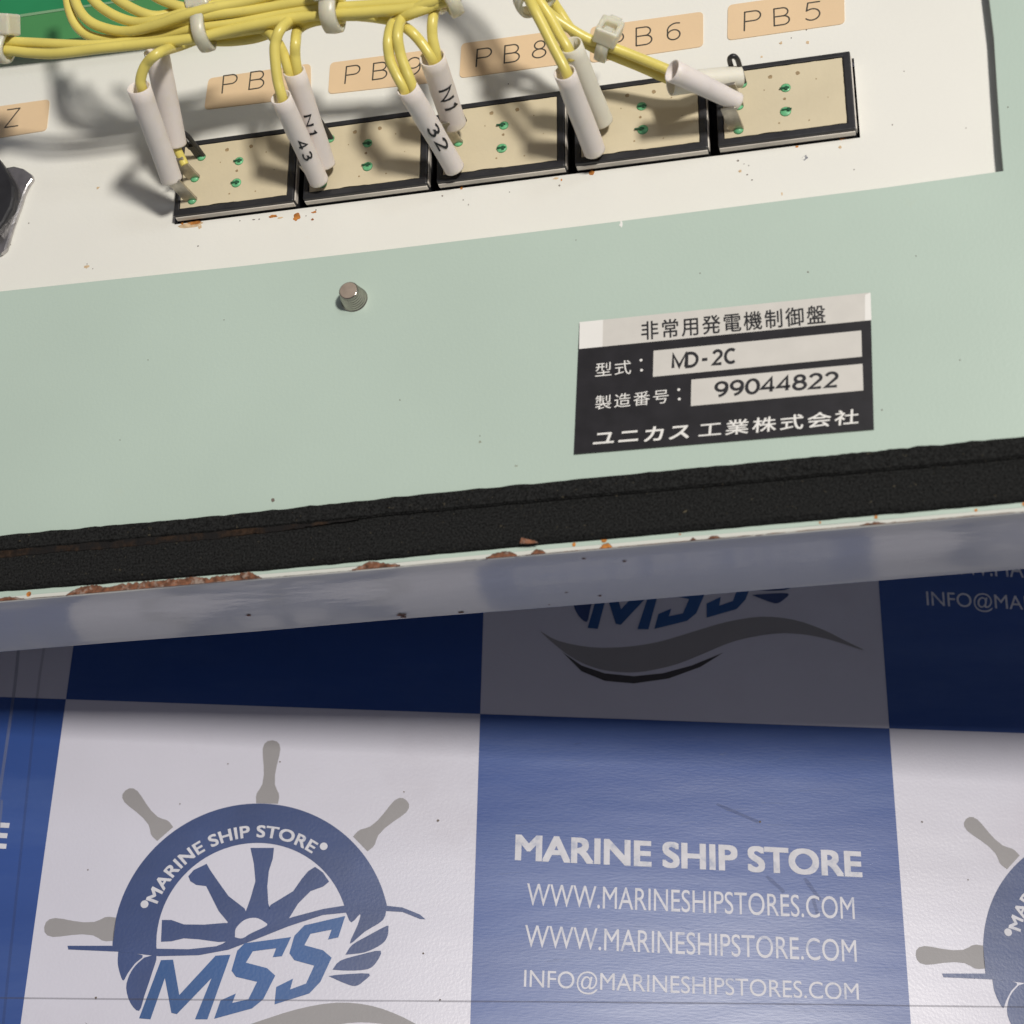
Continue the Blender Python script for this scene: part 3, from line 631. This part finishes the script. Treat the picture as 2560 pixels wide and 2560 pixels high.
# plate with the long slot
inner = lambda a0, a1, b0, b1: [tuple(sl(0, a, b)[:2]) for a, b in ((a0, b0), (a1, b0), (a1, b1), (a0, b1))]
SLA, SLB = -14.4, 4 * PITCH.length + 13.2
mb = MB()
po = [(XL + 8, 214 - 5)] + [(p.x, p.y - 6) for p in win_b] + [(win_r[0].x + 6, win_r[0].y), (win_r[-1].x + 8, win_r[-1].y), (win_r[-1].x + 8, YT - 4), (XL + 8, YT - 4)]
po[0] = (XL + 8, win_b[0].y - 6 + 0.5); po = [p for p in po if p[0] >= XL + 8 or p == po[0]]
mb.slab(po, H0 - 1.5, H0, holes=[inner(SLA, SLB, -6.35, 11.75)]); mb.build("plate_sheet", M_white, plate, plo)
mb = MB(); mb.slab(inner(SLA - 2, SLB + 2, -8.3, 13.7), H0 - 7, H0 - 5.5)
mb.build("slot_dark_sheet", M_slot, plate, plo)  # black slab stands in for the darkness behind the slot
# stickers with engraved style lettering
LET = {
 'P': [[(0, 0), (0, 1)], [(0, 1), (.42, 1)] + arc(.42, .74, .26, .26, 90, -90, 10)[1:] + [(0, .48)]],
 'B': [[(0, 0), (0, 1)], [(0, 1), (.40, 1)] + arc(.40, .76, .24, .24, 90, -90, 10)[1:] + [(0, .52)], [(.40, .52)] + arc(.42, .26, .28, .26, 90, -90, 10) + [(0, 0)]],
 '8': [arc(.32, .76, .25, .24, 0, 360, 18), arc(.32, .26, .32, .26, 0, 360, 20)],
 '6': [[(.62, .97)] + arc(.50, .60, .46, .40, 95, 175, 8) + arc(.34, .30, .30, .30, 180, -180, 20)],
 '5': [[(.62, 1), (.10, 1), (.05, .55)] + arc(.30, .32, .34, .32, 120, -140, 16)],
 '9': [arc(.34, .70, .30, .30, 180, -180, 20), [(.64, .70)] + arc(.18, .40, .46, .40, 0, -85, 8)],
 'Z': [[(.02, 1), (.64, 1), (0, 0), (.64, 0)]],
}
def sticker(TL, TR, BR, BL, letters, lab, rr=1.1):
    c = [Q(*p) for p in (BL, BR, TR, TL)]
    out = []
    for i in range(4):
        p, a, b = c[i], c[i - 1], c[(i + 1) % 4]; da = (a - p).normalized() * rr; db = (b - p).normalized() * rr
        for t in range(6):
            k = t / 5; out.append(tuple((p + da * (1 - k) ** 2 + db * k ** 2)[:2]))
    m = MB(); m.slab(out, H0, H0 + 0.18); st = m.build("sticker", M_label, plate, plo); st['label'] = lab
    for ch, base, cap in letters:       # base point, cap-top point of the stem
        o = Q(*base); t = Q(*cap); uy = t - o; H = uy.length; ux = sdir * H * 1.06; o.z = 0; uy.z = 0
        m = MB(); strokes(m, LET[ch], o, ux, uy, 0.32, H0 + 0.20); m.build("sticker_lettering", M_engr, st, plo, fix=False)
sticker((1820, 14), (2110, -27), (2112, 60), (1818.5, 102), [('P', (1861, 78), (1862, 32)), ('B', (1936, 66), (1935, 24)), ('5', (2013, 54), (2014, 10))], "buff sticker reading PB5")
sticker((1477, 69), (1758, 30), (1758, 117), (1475, 158), [('P', (1520, 132), (1521, 87)), ('B', (1591, 116), (1591, 72)), ('6', (1667, 103), (1667, 62))], "buff sticker reading PB6, partly behind a cable tie")
sticker((1154, 110), (1437, 72), (1440, 157), (1149, 196), [('P', (1191, 168), (1194, 125)), ('B', (1261, 159), (1263, 116)), ('8', (1331, 148), (1334, 106))], "buff sticker reading PB8")
sticker((826, 158), (1108, 121), (1108, 204), (821, 236), [('P', (863, 210), (867, 168)), ('B', (932, 201), (935, 160)), ('9', (1015, 192), (1018, 148))], "buff sticker reading PB with its number behind a wire")
sticker((522, 197), (777, 160), (778, 243), (511, 275), [('P', (556, 234), (560, 191)), ('B', (623, 225), (628, 182))], "buff sticker reading PB with its number hidden by a marker tube")
sticker((-150, 288), (125, 249), (117, 327), (-165, 370), [('Z', (13, 320), (19, 276))], "buff sticker ending in Z at the left edge")
# rust and dirt on the plate
def spots(name, m, lst, z=0.06):
    b = MB()
    for it in lst:
        x, y, r = it[:3]; sx, sy = (it[3], it[4]) if len(it) > 3 else (1, 1)
        b.slab(blob(Q(x, y), r, n=18, sx=sx, sy=sy, k=.7, seed=x * .13 + y), H0, H0 + z)
    o = b.build(name, m, plate, plo); o['kind'] = 'stuff'
spots("rust_blooms", M_rusto, [(741, 543, .85), (487, 557, .7, 2.2, .6), (455, 558, .35), (683, 541, .5, 1.8, .6), (1480, 431, .5), (785, 531, .35, 1.6, .6), (781, 549, .25), (1154, 470, .35, .7, 1.2), (470, 551, .4, 1.5, .6), (2106, 347, .3, 1.5, .8), (1993, 367, .25), (1404, 450, .2)], 0.07)
spots("rust_stains", M_stain, [(480, 561, 1.0, 2.4, .6), (500, 568, .4), (217, 667, .5, 1, .8), (2018, 107, .35), (1952, 108, .3), (1390, 446, .3, 1.6, .6), (700, 545, .4, 1.6, .5), (2100, 368, .3), (1904, 142, .25), (1850, 428, .35), (1955, 485, .25, .6, 1.4), (245, 470, .3)], 0.045)
spots("dirt_specks", M_speck, [(495, 615, .16), (24, 612, .26), (72, 558, .13), (1399, 464, .18), (1845, 402, .2), (1868, 437, .15), (1872, 414, .1), (2231, 312, .12), (2135, 424, .12), (1860, 410, .1), (218, 660, .12), (232, 672, .1), (1106, 490, .16), (1158, 500, .12), (634, 549, .2, 1.3, .6), (648, 548, .14), (600, 552, .12), (1171, 512, .12), (1880, 450, .14), (1271, 210, .12), (2415, 320, .1), (2260, 178, .1), (1978, 95, .12), (2016, 75, .14), (765, 540, .12), (790, 525, .14), (1274, 480, .1)], 0.05)
spots("ring_mark", M_tape, [(2012, 395, .55, .8, .9)], 0.03); spots("ring_mark", M_white, [(2009, 395, .40, .8, .9)], 0.04)

# ---- push button switches
SWR = Matrix.Rotation(math.atan2(sdir.y, sdir.x), 4, 'Z')
def rr_(x0, x1, y0, y1): return [(x0, y0), (x1, y0), (x1, y1), (x0, y1)]
def make_switch(label):
    t = thing("push_button_switch", label, "push button switch", sl(0, 0, 0), PANEL, "push button switches in a row", rot=SWR)
    m = MB(); m.slab(rr_(-13.5, 12.6, -6.0, 11.6), -4.0, HT, holes=[rr_(-12.3, 11.1, -4.5, 10.5)]); m.build("housing", M_black, t, bevel=0.25)
    m = MB(); m.slab(rr_(-12.3, 11.1, -4.5, 10.5), -4.0, 1.2); m.build("housing_floor", M_slot, t)
    m = MB(); m.slab(rr_(-13.35, 12.45, -6.22, -6.0), 0.75, 2.0); m.build("side_strip", M_strip, t, bevel=0.08)
    m = MB(); m.slab(rr_(12.6, 12.8, -5.6, 10.8), 0.6, 2.1); m.build("side_strip", M_strip, t)
    # board with slightly torn edges
    pts = []
    edge = [(-12.2, -4.45), (11.0, -4.45), (11.0, 10.35), (-12.2, 10.35)]
    for k in range(4):
        a, b = Vector(edge[k]), Vector(edge[(k + 1) % 4]); n = 22
        for j in range(n):
            p = a.lerp(b, j / n); off = 0.10 * noise.noise(Vector((p.x * .8, p.y * .8, 3))) + (0.10 if (k == 0 and 6 < j < 12) else 0)
            d = (b - a).normalized(); p += Vector((-d.y, d.x)) * off; pts.append((p.x, p.y))
    m = MB(); m.slab(pts, 1.3, HT - 0.15); bd = m.build("terminal_board", M_board, t)
    for (x, y, r) in ((.1, 5.2, 1.0), (-.15, 0, 1.1)):
        m = MB(); m.lathe((x, y, HT - .15), [(r, 0), (r * .8, .12), (r * .35, .22), (0, .25)], 16); pd = m.build("solder_pad", M_pad, bd)
        m = MB(); m.box((x - .15, y, HT + .20), (1.9, .34, .25)); m.box((x + .2, y - .1, HT + .28), (.55, .75, .3)); m.build("contact_pin", M_padk, bd, bevel=.08)
    for (x, y) in ((-9.6, 2.6), (-9.8, -2.7), (-8.5, 7.6)):
        m = MB(); m.lathe((x + .15, y - .15, HT - .15), [(1.0, 0), (.85, .25), (.4, .5), (0, .55)], 14); m.build("solder_pad", M_pad, bd)
    m = MB()
    for (x, y, r) in ((-2.7, 8.3, .42), (2.6, 8.4, .42), (-.2, 2.9, .28), (-1.5, -2.4, .2), (6, 6.5, .14), (-4, 5.5, .12), (4.2, -2.6, .15), (8, 2, .1)):
        m.slab(blob((x, y), r, seed=x), HT - .15, HT - .10)
    m.build("board_marks", M_bmark, bd)
    # standing solder tabs
    for (x, y) in ((-9.6, 2.6), (-9.8, -2.7)):
        m = MB(); lean = Matrix.Rotation(math.radians(-6), 3, 'Y')
        m.box(Vector((x, y, HT)) + lean @ Vector((0, 0, 3.6)), (2.8, .6, 7.4), lean); m.build("solder_tab", M_tin, t, bevel=0.12)
    # black wire loop clip at the back left corner
    m = MB(); pts = [(-7.9, 7.6, HT - .4), (-8.1, 7.7, HT + 4.2), (-8.3, 7.8, HT + 7.4), (-8.95, 7.9, HT + 8.5), (-9.75, 7.9, HT + 7.8), (-9.75, 7.9, HT + 5.4), (-9.5, 7.8, HT + 3.0)]
    m.tube(pts, .50, 10); m.box((-8.6, 7.7, HT + 2.0), (1.9, .8, 4.0)); m.build("spring_clip", M_black, t, bevel=.06)
    return t
def copy_tree(o, parent=None):
    c = o.copy(); COL.objects.link(c)
    if parent is not None: c.parent = parent
    for ch in list(o.children): copy_tree(ch, c)
    return c
sw_labels = ["push button switch at the left end of the row, both solder tabs bare", "push button switch under the marker tubes printed N1 and 43",
             "middle push button switch of the row, under the marker tube printed 32", "push button switch between the 32 switch and the right end one, under two blank tubes",
             "push button switch at the right end of the row, below sticker PB5"]
sw0 = make_switch(sw_labels[0])
for i in range(1, 5):
    c = copy_tree(sw0); c.matrix_world = PANEL @ Matrix.Translation(sl(i, 0, 0) * S) @ SWR; c['label'] = sw_labels[i]
    rj = random.Random(i)
    for d in c.children_recursive:
        if d.name.startswith(('contact_pin', 'board_marks', 'solder_pad')): d.location += Vector((rj.uniform(-.3, .3), rj.uniform(-.2, .2), 0)) * S; d.rotation_euler.z += rj.uniform(-.012, .012)

# ================================================================== LEFT EDGE: BLACK KNOB BODY, GREEN BOARD
kn = thing("rotary_switch", "black rotary switch body on a grey metal nut, cut by the left edge", "rotary switch", Q(0, 500), PANEL)
m = MB(); m.slab([tuple(Q(x, y, 1.2)[:2]) for x, y in ((-60, 430), (5, 419), (35, 414), (58, 420), (78, 434), (84, 443), (72, 460), (62, 482), (52, 515), (38, 552), (27, 588), (16, 622), (0, 634), (-60, 650), (-120, 560))], H0, H0 + 1.2)
m.build("lock_nut", M_steel, kn, Q(0, 500), bevel=0.5)
m = MB(); kc = Q(-75, 480, 6); m.slab([tuple(Q(x - 8, y - 6, 3.2)[:2]) for x, y in ((-90, 350), (-40, 362), (0, 396), (16, 418), (34, 448), (43, 470), (43, 498), (37, 525), (22, 553), (0, 584), (-50, 625), (-110, 610), (-170, 540), (-180, 440), (-140, 370))], H0, H0 + 3.2)
m.build("switch_body", M_black, kn, Q(0, 500), bevel=0.6)
pc = thing("circuit_board", "green circuit board lying behind the coiled yellow wires at upper left", "circuit board", Q(200, 50, 6), PANEL)
bh = 7.0
m = MB(); m.slab([tuple(Q(*p, bh)[:2]) for p in ((-400, 160), (0, 117), (230, 90), (600, 42), (660, -300), (-420, -260))], H0 + bh - 1.6, H0 + bh); m.build("board_sheet", M_pcb2, pc, Q(200, 50, 6))
m = MB(); m.slab([tuple(Q(*p, bh)[:2]) for p in ((-400, 104), (27, 42), (172, 21), (600, -40), (650, -300), (-420, -260))], H0 + bh, H0 + bh + .06, top_only=True); m.build("solder_mask", M_pcb, pc, Q(200, 50, 6))
m = MB(); m.slab([tuple(Q(*p, bh)[:2]) for p in ((-400, 110), (27, 47), (172, 25), (600, -36), (600, -41), (172, 19), (27, 40), (-400, 102))], H0 + bh, H0 + bh + .10, top_only=True); m.build("board_trace", M_pcbl, pc, Q(200, 50, 6))
for x, y in ((130, -60), (520, -120), (-200, 60)):
    m = MB(); q = Q(x, y, 0); m.lathe(q, [(2.2, 0), (2.2, bh - 1.6)], 16); m.build("standoff", M_steel, pc, Q(200, 50, 6))

# ================================================================== MARKER TUBES
CAMP = Vector((0, 0, DP))
class Tb: pass
def marker(base, h0, top, L, r, r2, label, m=None, wrinkle=0, texts=()):
    r *= 1.10; r2 *= 1.12; a = Q(*base, h0); lo, hi = h0 + (5 if L > 16 else -1), 60.0; best = None
    for k in range(300):
        h = lo + (hi - lo) * k / 299; b = Q(*top, h); e = abs((b - a).length - L)
        if best is None or e < best[0]: best = (e, h, b)
        if (b - a).length > L + 4 and best[0] < .3: break
    b = best[2]; ax = (b - a); L = ax.length; ax.normalize()
    t = thing("marker_tube", label, "marker tube", a, PANEL, "white wire marker tubes")
    z = Vector((0, 0, 1)); rot = z.rotation_difference(ax).to_matrix(); mb = MB(); wl = 0.28
    prof = [(r2 - wl, 0.0), (r2, 0.0), (r2 * .99, .25)] + [(r2 + (r - r2) * k / 8, .25 + (L - .25) * k / 8) for k in range(1, 8)] + [(r, L - .05), (r - .08, L), (r - wl, L - .05), (r - wl, L * .5), (r2 - wl, .1)]
    mb.lathe(a, prof, 36, rot, close=True)
    for i, v in enumerate(mb.v):    # soft irregularity of cut sleeves
        mb.v[i] = v + Vector((noise.noise(v * .25), noise.noise(v * .25 + Vector((9, 0, 0))), 0)) * .12
    mb.build("sleeve", m or M_tube, t, a)
    for (txt, s0, s1, hgt, phi) in texts:     # s measured in mm from the base
        vs, fs, (x0, x1, y0, y1) = sglyphs(txt, .16, .22)
        bm = bmesh.new(); bv = [bm.verts.new((x, y, k * .01)) for x, y, k in vs]
        for f in fs:
            try: bm.faces.new([bv[i] for i in f])
            except ValueError: pass
        bmesh.ops.triangulate(bm, faces=bm.faces); bmesh.ops.subdivide_edges(bm, edges=bm.edges, cuts=2, use_grid_fill=True)
        bm.verts.index_update(); mid = a + ax * (s0 + s1) / 2
        ev = (CAMP - mid); ev = (ev - ax * ev.dot(ax)).normalized(); er = (-ax).cross(ev)
        if er.x < 0: er = -er
        out = []
        for v in bm.verts:
            s = s0 + (s1 - s0) * (v.co.x - x0) / (x1 - x0); rad = r2 + (r - r2) * s / L + .09 + v.co.z
            p = math.radians(phi) + (((v.co.y - y0) / (y1 - y0)) - .5) * hgt / rad
            out.append(a + ax * s + (ev * math.cos(p) + er * math.sin(p)) * rad)
        q = MB(); q.add(out, [[v.index for v in f.verts] for f in bm.faces]); bm.free()
        q.build("tube_lettering", M_ink, t, a, fix=False)
    print("tube", label[:30], "h1", round(best[1], 1), "L", round(L, 1))
    return b, best[1], ax
T1 = marker((429, 447), 9.5, (346, 217), 22, 2.1, 1.95, "blank white marker tube farthest left, in front of another tube")
T1b = marker((438, 360), 11, (391, 128), 20, 2.2, 2.1, "blank white marker tube behind the leftmost one, top under the wires")
T2 = marker((797, 452), 4.2, (702, 242), 22, 1.85, 1.8, "white marker tube printed 43, standing on the second switch from the left", texts=(("43", 12.6, 7.2, 2.1, 0),))
T2b = marker((812, 412), 5.0, (735, 176), 22, 2.0, 1.9, "white tube with small N1, directly behind the 43 marker tube", m=M_tube, texts=(("N1", 13.2, 8.6, 1.7, -8),))
T3 = marker((1136, 420), 4.2, (1018, 219), 22, 1.95, 1.8, "white marker tube printed 32, standing on the middle switch of the row", texts=(("32", 13.2, 6.6, 2.5, 8),))
T3b = marker((1135, 308), 7.0, (1080, 142), 18, 2.25, 2.2, "thick white tube with large N1, behind the 32 marker tube", texts=(("N1", 11.6, 6.0, 3.2, 10),))
T4 = marker((1486, 376), 4.2, (1411, 180), 21, 1.9, 2.0, "blank white marker tube standing on the fourth switch, open top facing up", m=M_tube)
T4b = marker((1506, 304), 5.0, (1426, 112), 20, 2.0, 1.9, "blank white marker tube behind the one on the fourth switch", m=M_tubew)
T5 = marker((1843, 255), 9.0, (1680, 176), 15.5, 1.95, 1.6, "blank white marker tube leaning left over the right end switch, the upper one")
T5b = marker((1850, 192), 6.5, (1676, 210), 14.5, 2.0, 1.9, "blank white marker tube lying under the leaning one at the right end switch", m=M_tubew)

# ================================================================== YELLOW WIRES
GW = "yellow wires of the harness"
def wire(pts, label, r=1.03, dense=7):
    p = [Q(*q) for q in pts]; mid = p[len(p) // 2]
    m = MB(); m.tube(p, r, 14, dense=dense); o = m.build("yellow_wire", M_yel, frame=PANEL, org=mid, fix=False)
    o['label'] = label; o['category'] = "wire"; o['group'] = GW
    return o
HB = 30
h1 = T1[1]
wire([(-60, 101, 30), (15, 104, 30), (83, 107, 30), (160, 111, 30), (238, 113, 29.5), (330, 104, 29), (420, 86, 29.5), (500, 68, 30.5), (600, 56, 30), (700, 37, 30), (800, 22, 30), (940, 12, 30), (1050, 3, 30), (1130, -20, 31)], "yellow wire leaving the left tie as the upper of the pair")
wire([(-60, 124, 30), (15, 126, 30), (80, 133, 30), (145, 134, 31), (253, 121, 31.5), (362, 110, 31), (485, 96, 30.5), (560, 79, 30), (640, 62, 30), (720, 48, 30), (800, 38, 30), (900, 32, 30), (1035, 20, 30), (1120, 2, 30), (1170, -30, 30)], "yellow wire leaving the left tie as the lower of the pair")
wire([(150, -120, 30), (166, -40, 30), (172, 15, 30), (190, 62, 29), (225, 90, 28), (280, 100, 28), (340, 90, 29), (410, 70, 30), (470, 50, 31.5), (540, 36, 32), (640, 24, 31), (760, 4, 31), (860, -8, 31)], "outermost yellow wire of the coiled loop at upper left")
wire([(178, -60, 31), (190, 8, 31), (222, 52, 30.5), (275, 74, 30), (330, 78, 30.5), (395, 62, 32), (450, 42, 33), (520, 22, 33), (620, 4, 32), (700, -20, 32)], "second yellow wire from the outside of the coiled loop")
wire([(195, -80, 32), (226, -10, 32), (270, 30, 31.5), (330, 54, 31), (390, 52, 31.5), (470, 30, 32), (560, 8, 31), (640, -2, 31), (740, -12, 31)], "third yellow wire from the outside of the coiled loop")
wire([(240, -60, 33), (290, -5, 32.5), (350, 30, 32), (400, 40, 31), (455, 22, 30), (520, 2, 30), (590, -22, 30)], "fourth yellow wire from the outside of the coiled loop")
wire([(330, -60, 33), (380, -14, 33), (425, 8, 32.5), (465, 18, 32), (500, 4, 31), (560, -24, 31)], "innermost yellow wire of the coiled loop")
wire([(440, 88, 26), (500, 99, 26), (560, 103, 25.5), (620, 98, 25.5), (660, 88, 26), (700, 70, 27), (760, 50, 28), (850, 40, 29), (940, 40, 29)], "yellow wire running low under the harness between two ties")
wire([(T1[0].x, T1[0].y, 0)] and [(372, 262, h1 - 4.5), (355, 222, h1 - .5), (352, 196, h1 + 1.2), (366, 160, h1 + 3), (398, 132, h1 + 4), (450, 114, 27), (500, 96, 28), (560, 84, 28.5), (640, 72, 28.5), (720, 60, 28.5)], "yellow wire curving up from the leftmost marker tube")
wire([(438, 360, 11.5), (447, 382, 10.2), (455, 398, 9.2), (462, 412, 8.5)], "short yellow wire end soldered to the upper tab of the left switch", r=.88)
h2 = T2[1]; h2b = T2b[1]; h3 = T3[1]; h3b = T3b[1]; h4 = T4[1]; h4b = T4b[1]
wire([(715, 280, h2 - 3.5), (705, 243, h2), (694, 200, h2 + 2.0), (688, 150, h2 + 4), (688, 110, h2 + 5.5), (702, 72, h2 + 6.5), (735, 46, 29), (775, 38, 29), (830, 36, 29), (900, 34, 29)], "yellow wire curving into the tube printed 43")
wire([(732, 205, h2b - 2.5), (722, 178, h2b), (710, 138, h2b + 2), (690, 101, h2b + 4), (660, 76, 27), (620, 72, 28)], "left yellow wire of the two in the N1 tube behind 43")
wire([(748, 205, h2b - 2.5), (742, 172, h2b), (738, 140, h2b + 1.8), (739, 105, h2b + 3.5), (747, 72, 26.5), (790, 52, 28), (860, 46, 28.5)], "right yellow wire of the two in the N1 tube behind 43")
wire([(1020, 240, h3 - 2), (1008, 217, h3), (990, 184, h3 + 1.5), (974, 145, h3 + 3.2), (971, 95, h3 + 5), (986, 54, 28), (1030, 34, 30), (1080, 14, 30), (1120, -20, 30)], "left yellow wire of the two in the tube printed 32")
wire([(1040, 240, h3 - 2), (1027, 205, h3 + .3), (1014, 172, h3 + 1.8), (1001, 135, h3 + 3.4), (994, 86, h3 + 5.5), (1006, 46, 29), (1040, 22, 30), (1090, -2, 31), (1130, -40, 31)], "right yellow wire of the two in the tube printed 32")
wire([(1090, 168, h3b - 2.5), (1077, 142, h3b), (1054, 108, h3b + 1.5), (1024, 76, h3b + 3), (985, 54, 25), (940, 44, 27), (880, 38, 28)], "left yellow wire of the two in the thick N1 tube")
wire([(1094, 165, h3b - 2.5), (1089, 130, h3b), (1081, 90, h3b + 2), (1082, 48, h3b + 3.5), (1093, 5, 27), (1110, -30, 29), (1130, -80, 31)], "right yellow wire of the two in the thick N1 tube")
E1 = (1290, -60, 29)
wire([(1428, 215, h4 - 3), (1415, 178, h4), (1383, 116, h4 + 2), (1356, 62, h4 + 3.5), (1332, 16, h4 + 4.5), (1310, -30, 28), (1290, -90, 30), (1240, -240, 32), (1100, -330, 32)], "yellow wire going into the open tube on the fourth switch")
wire([(1432, 150, h4b - 2), (1418, 118, h4b), (1397, 83, h4b + 1), (1376, 44, h4b + 2), (1345, -4, h4b + 3.5), (1320, -60, 28), (1260, -220, 32), (1120, -300, 32)], "shaded yellow wire entering the rear tube on the fourth switch")
wire([(1730, 205, 10.5), (1682, 180, 12.6), (1610, 150, 14), (1544, 124, 15.5), (1472, 98, 17.5), (1417, 66, 19.5), (1374, 34, 21.5), (1338, -6, 24), (1310, -60, 27), (1250, -200, 31), (1080, -290, 32)], "upper yellow wire running through the clear tie to the right end switch")
wire([(1720, 214, 8), (1672, 198, 9.6), (1604, 168, 11.5), (1540, 142, 13.2), (1475, 114, 15), (1430, 76, 17), (1400, 32, 19), (1380, 0, 21), (1350, -60, 25), (1290, -230, 31), (1140, -340, 32)], "lower yellow wire running through the clear tie to the right end switch")

# ================================================================== CABLE TIES
def tie(c, h, d, ry, rz, head, hs, label, tail=None, w=2.7, hrot=0, sup_=2.4):
    C_ = Q(*c, h); t_ = (Q(c[0] + d[0], c[1] + d[1], h + (d[2] if len(d) > 2 else 0)) - C_).normalized()
    z = Vector((0, 0, 1)); e1 = z.cross(t_).normalized(); e2 = t_.cross(e1).normalized()
    if e2.z < 0: e2 = -e2
    o = thing("cable_tie", label, "cable tie", C_, PANEL, "white nylon cable ties")
    n = 40; mb = MB()
    def lp(a, k=0):
        ca, sa = math.cos(a), math.sin(a); f = lambda v, s: math.copysign(abs(v) ** (2 / sup_), v) * s
        return C_ + e1 * f(ca, ry + k) + e2 * f(sa, rz + k)
    for i in range(n):
        a = 2 * math.pi * i / n
        for (k, s) in ((0, -w / 2), (.75, -w / 2 + .2), (.9, 0), (.75, w / 2 - .2), (0, w / 2)):
            mb.v.append(lp(a, k) + t_ * s)
    for i in range(n):
        for k in range(5):
            j = (i + 1) % n; mb.f.append((i * 5 + k, i * 5 + (k + 1) % 5, j * 5 + (k + 1) % 5, j * 5 + k)); mb.sm.append(k < 4)
    mb.build("strap", M_nylon, o, C_)
    a = math.radians(head); p = lp(a); rad = (p - C_).normalized(); tan = t_.cross(rad).normalized()
    R = Matrix((t_, tan, rad)).transposed() @ Matrix.Rotation(math.radians(hrot), 3, 'Z')
    mb = MB(); ht = hs[2]; x, y = hs[0] / 2, hs[1] / 2; ix, iy = x * .52, y * .45
    vs = [(-x, -y, 0), (x, -y, 0), (x, y, 0), (-x, y, 0), (-x, -y, ht), (x, -y, ht), (x, y, ht), (-x, y, ht), (-ix, -iy, ht), (ix, -iy, ht), (ix, iy * 1.4, ht), (-ix, iy * 1.4, ht), (-ix, -iy, ht * .45), (ix, -iy, ht * .45), (ix, iy * 1.4, ht * .45), (-ix, iy * 1.4, ht * .45)]
    fs = [(0, 3, 2, 1), (0, 1, 5, 4), (1, 2, 6, 5), (2, 3, 7, 6), (3, 0, 4, 7), (4, 5, 9, 8), (5, 6, 10, 9), (6, 7, 11, 10), (7, 4, 8, 11), (8, 9, 13, 12), (9, 10, 14, 13), (10, 11, 15, 14), (11, 8, 12, 15), (12, 13, 14, 15)]
    base = p - rad * .3
    mb.add([base + R @ Vector(v) for v in vs], fs); hd = mb.build("tie_head", M_nylon, o, C_, bevel=0.45)
    mb = MB(); mb.box(base + R @ Vector((0, iy * .3, ht * .62)), (ix * 1.3, iy * 1.2, ht * .3), R); mb.build("locking_tongue", M_nylon, hd, C_, bevel=.12)
    if tail:
        mb = MB(); mb.box(base + R @ Vector((0, -y - tail / 2, ht * .4)), (w * .95, tail, .95), R); mb.build("strap_tail", M_nylon, o, C_, bevel=.15)
    return o
tie((10, 116), 30, (40, 2), 2.6, 2.0, 40, (5.2, 4.6, 4.2), "cable tie cut by the left edge of the picture around two wires")
tie((509, 68), 29.5, (40, -9), 4.0, 3.2, 30, (4.6, 4.4, 3.6), "cable tie round the harness beside the coiled loop", w=2.8)
tie((832, 24), 30, (40, -4), 3.6, 3.0, 70, (5.2, 4.8, 4.2), "cable tie round the harness above sticker PB and the tube printed 43", w=3.4)
tie((1118, -12), 30, (40, -25), 3.6, 3.0, -60, (4.6, 4.4, 4.0), "cable tie at the top edge above the thick N1 tube")
tie((1338, -8), 25.5, (28, 40), 3.4, 3.0, 75, (5.4, 5.0, 4.4), "cable tie at the top edge where the wires split right")
tie((1510, 118), 15.2, (60, 24, -1.5), 1.7, 2.4, 62, (4.6, 5.2, 3.4), "translucent cable tie with its square head in front of sticker PB6", tail=2.6, w=2.6)
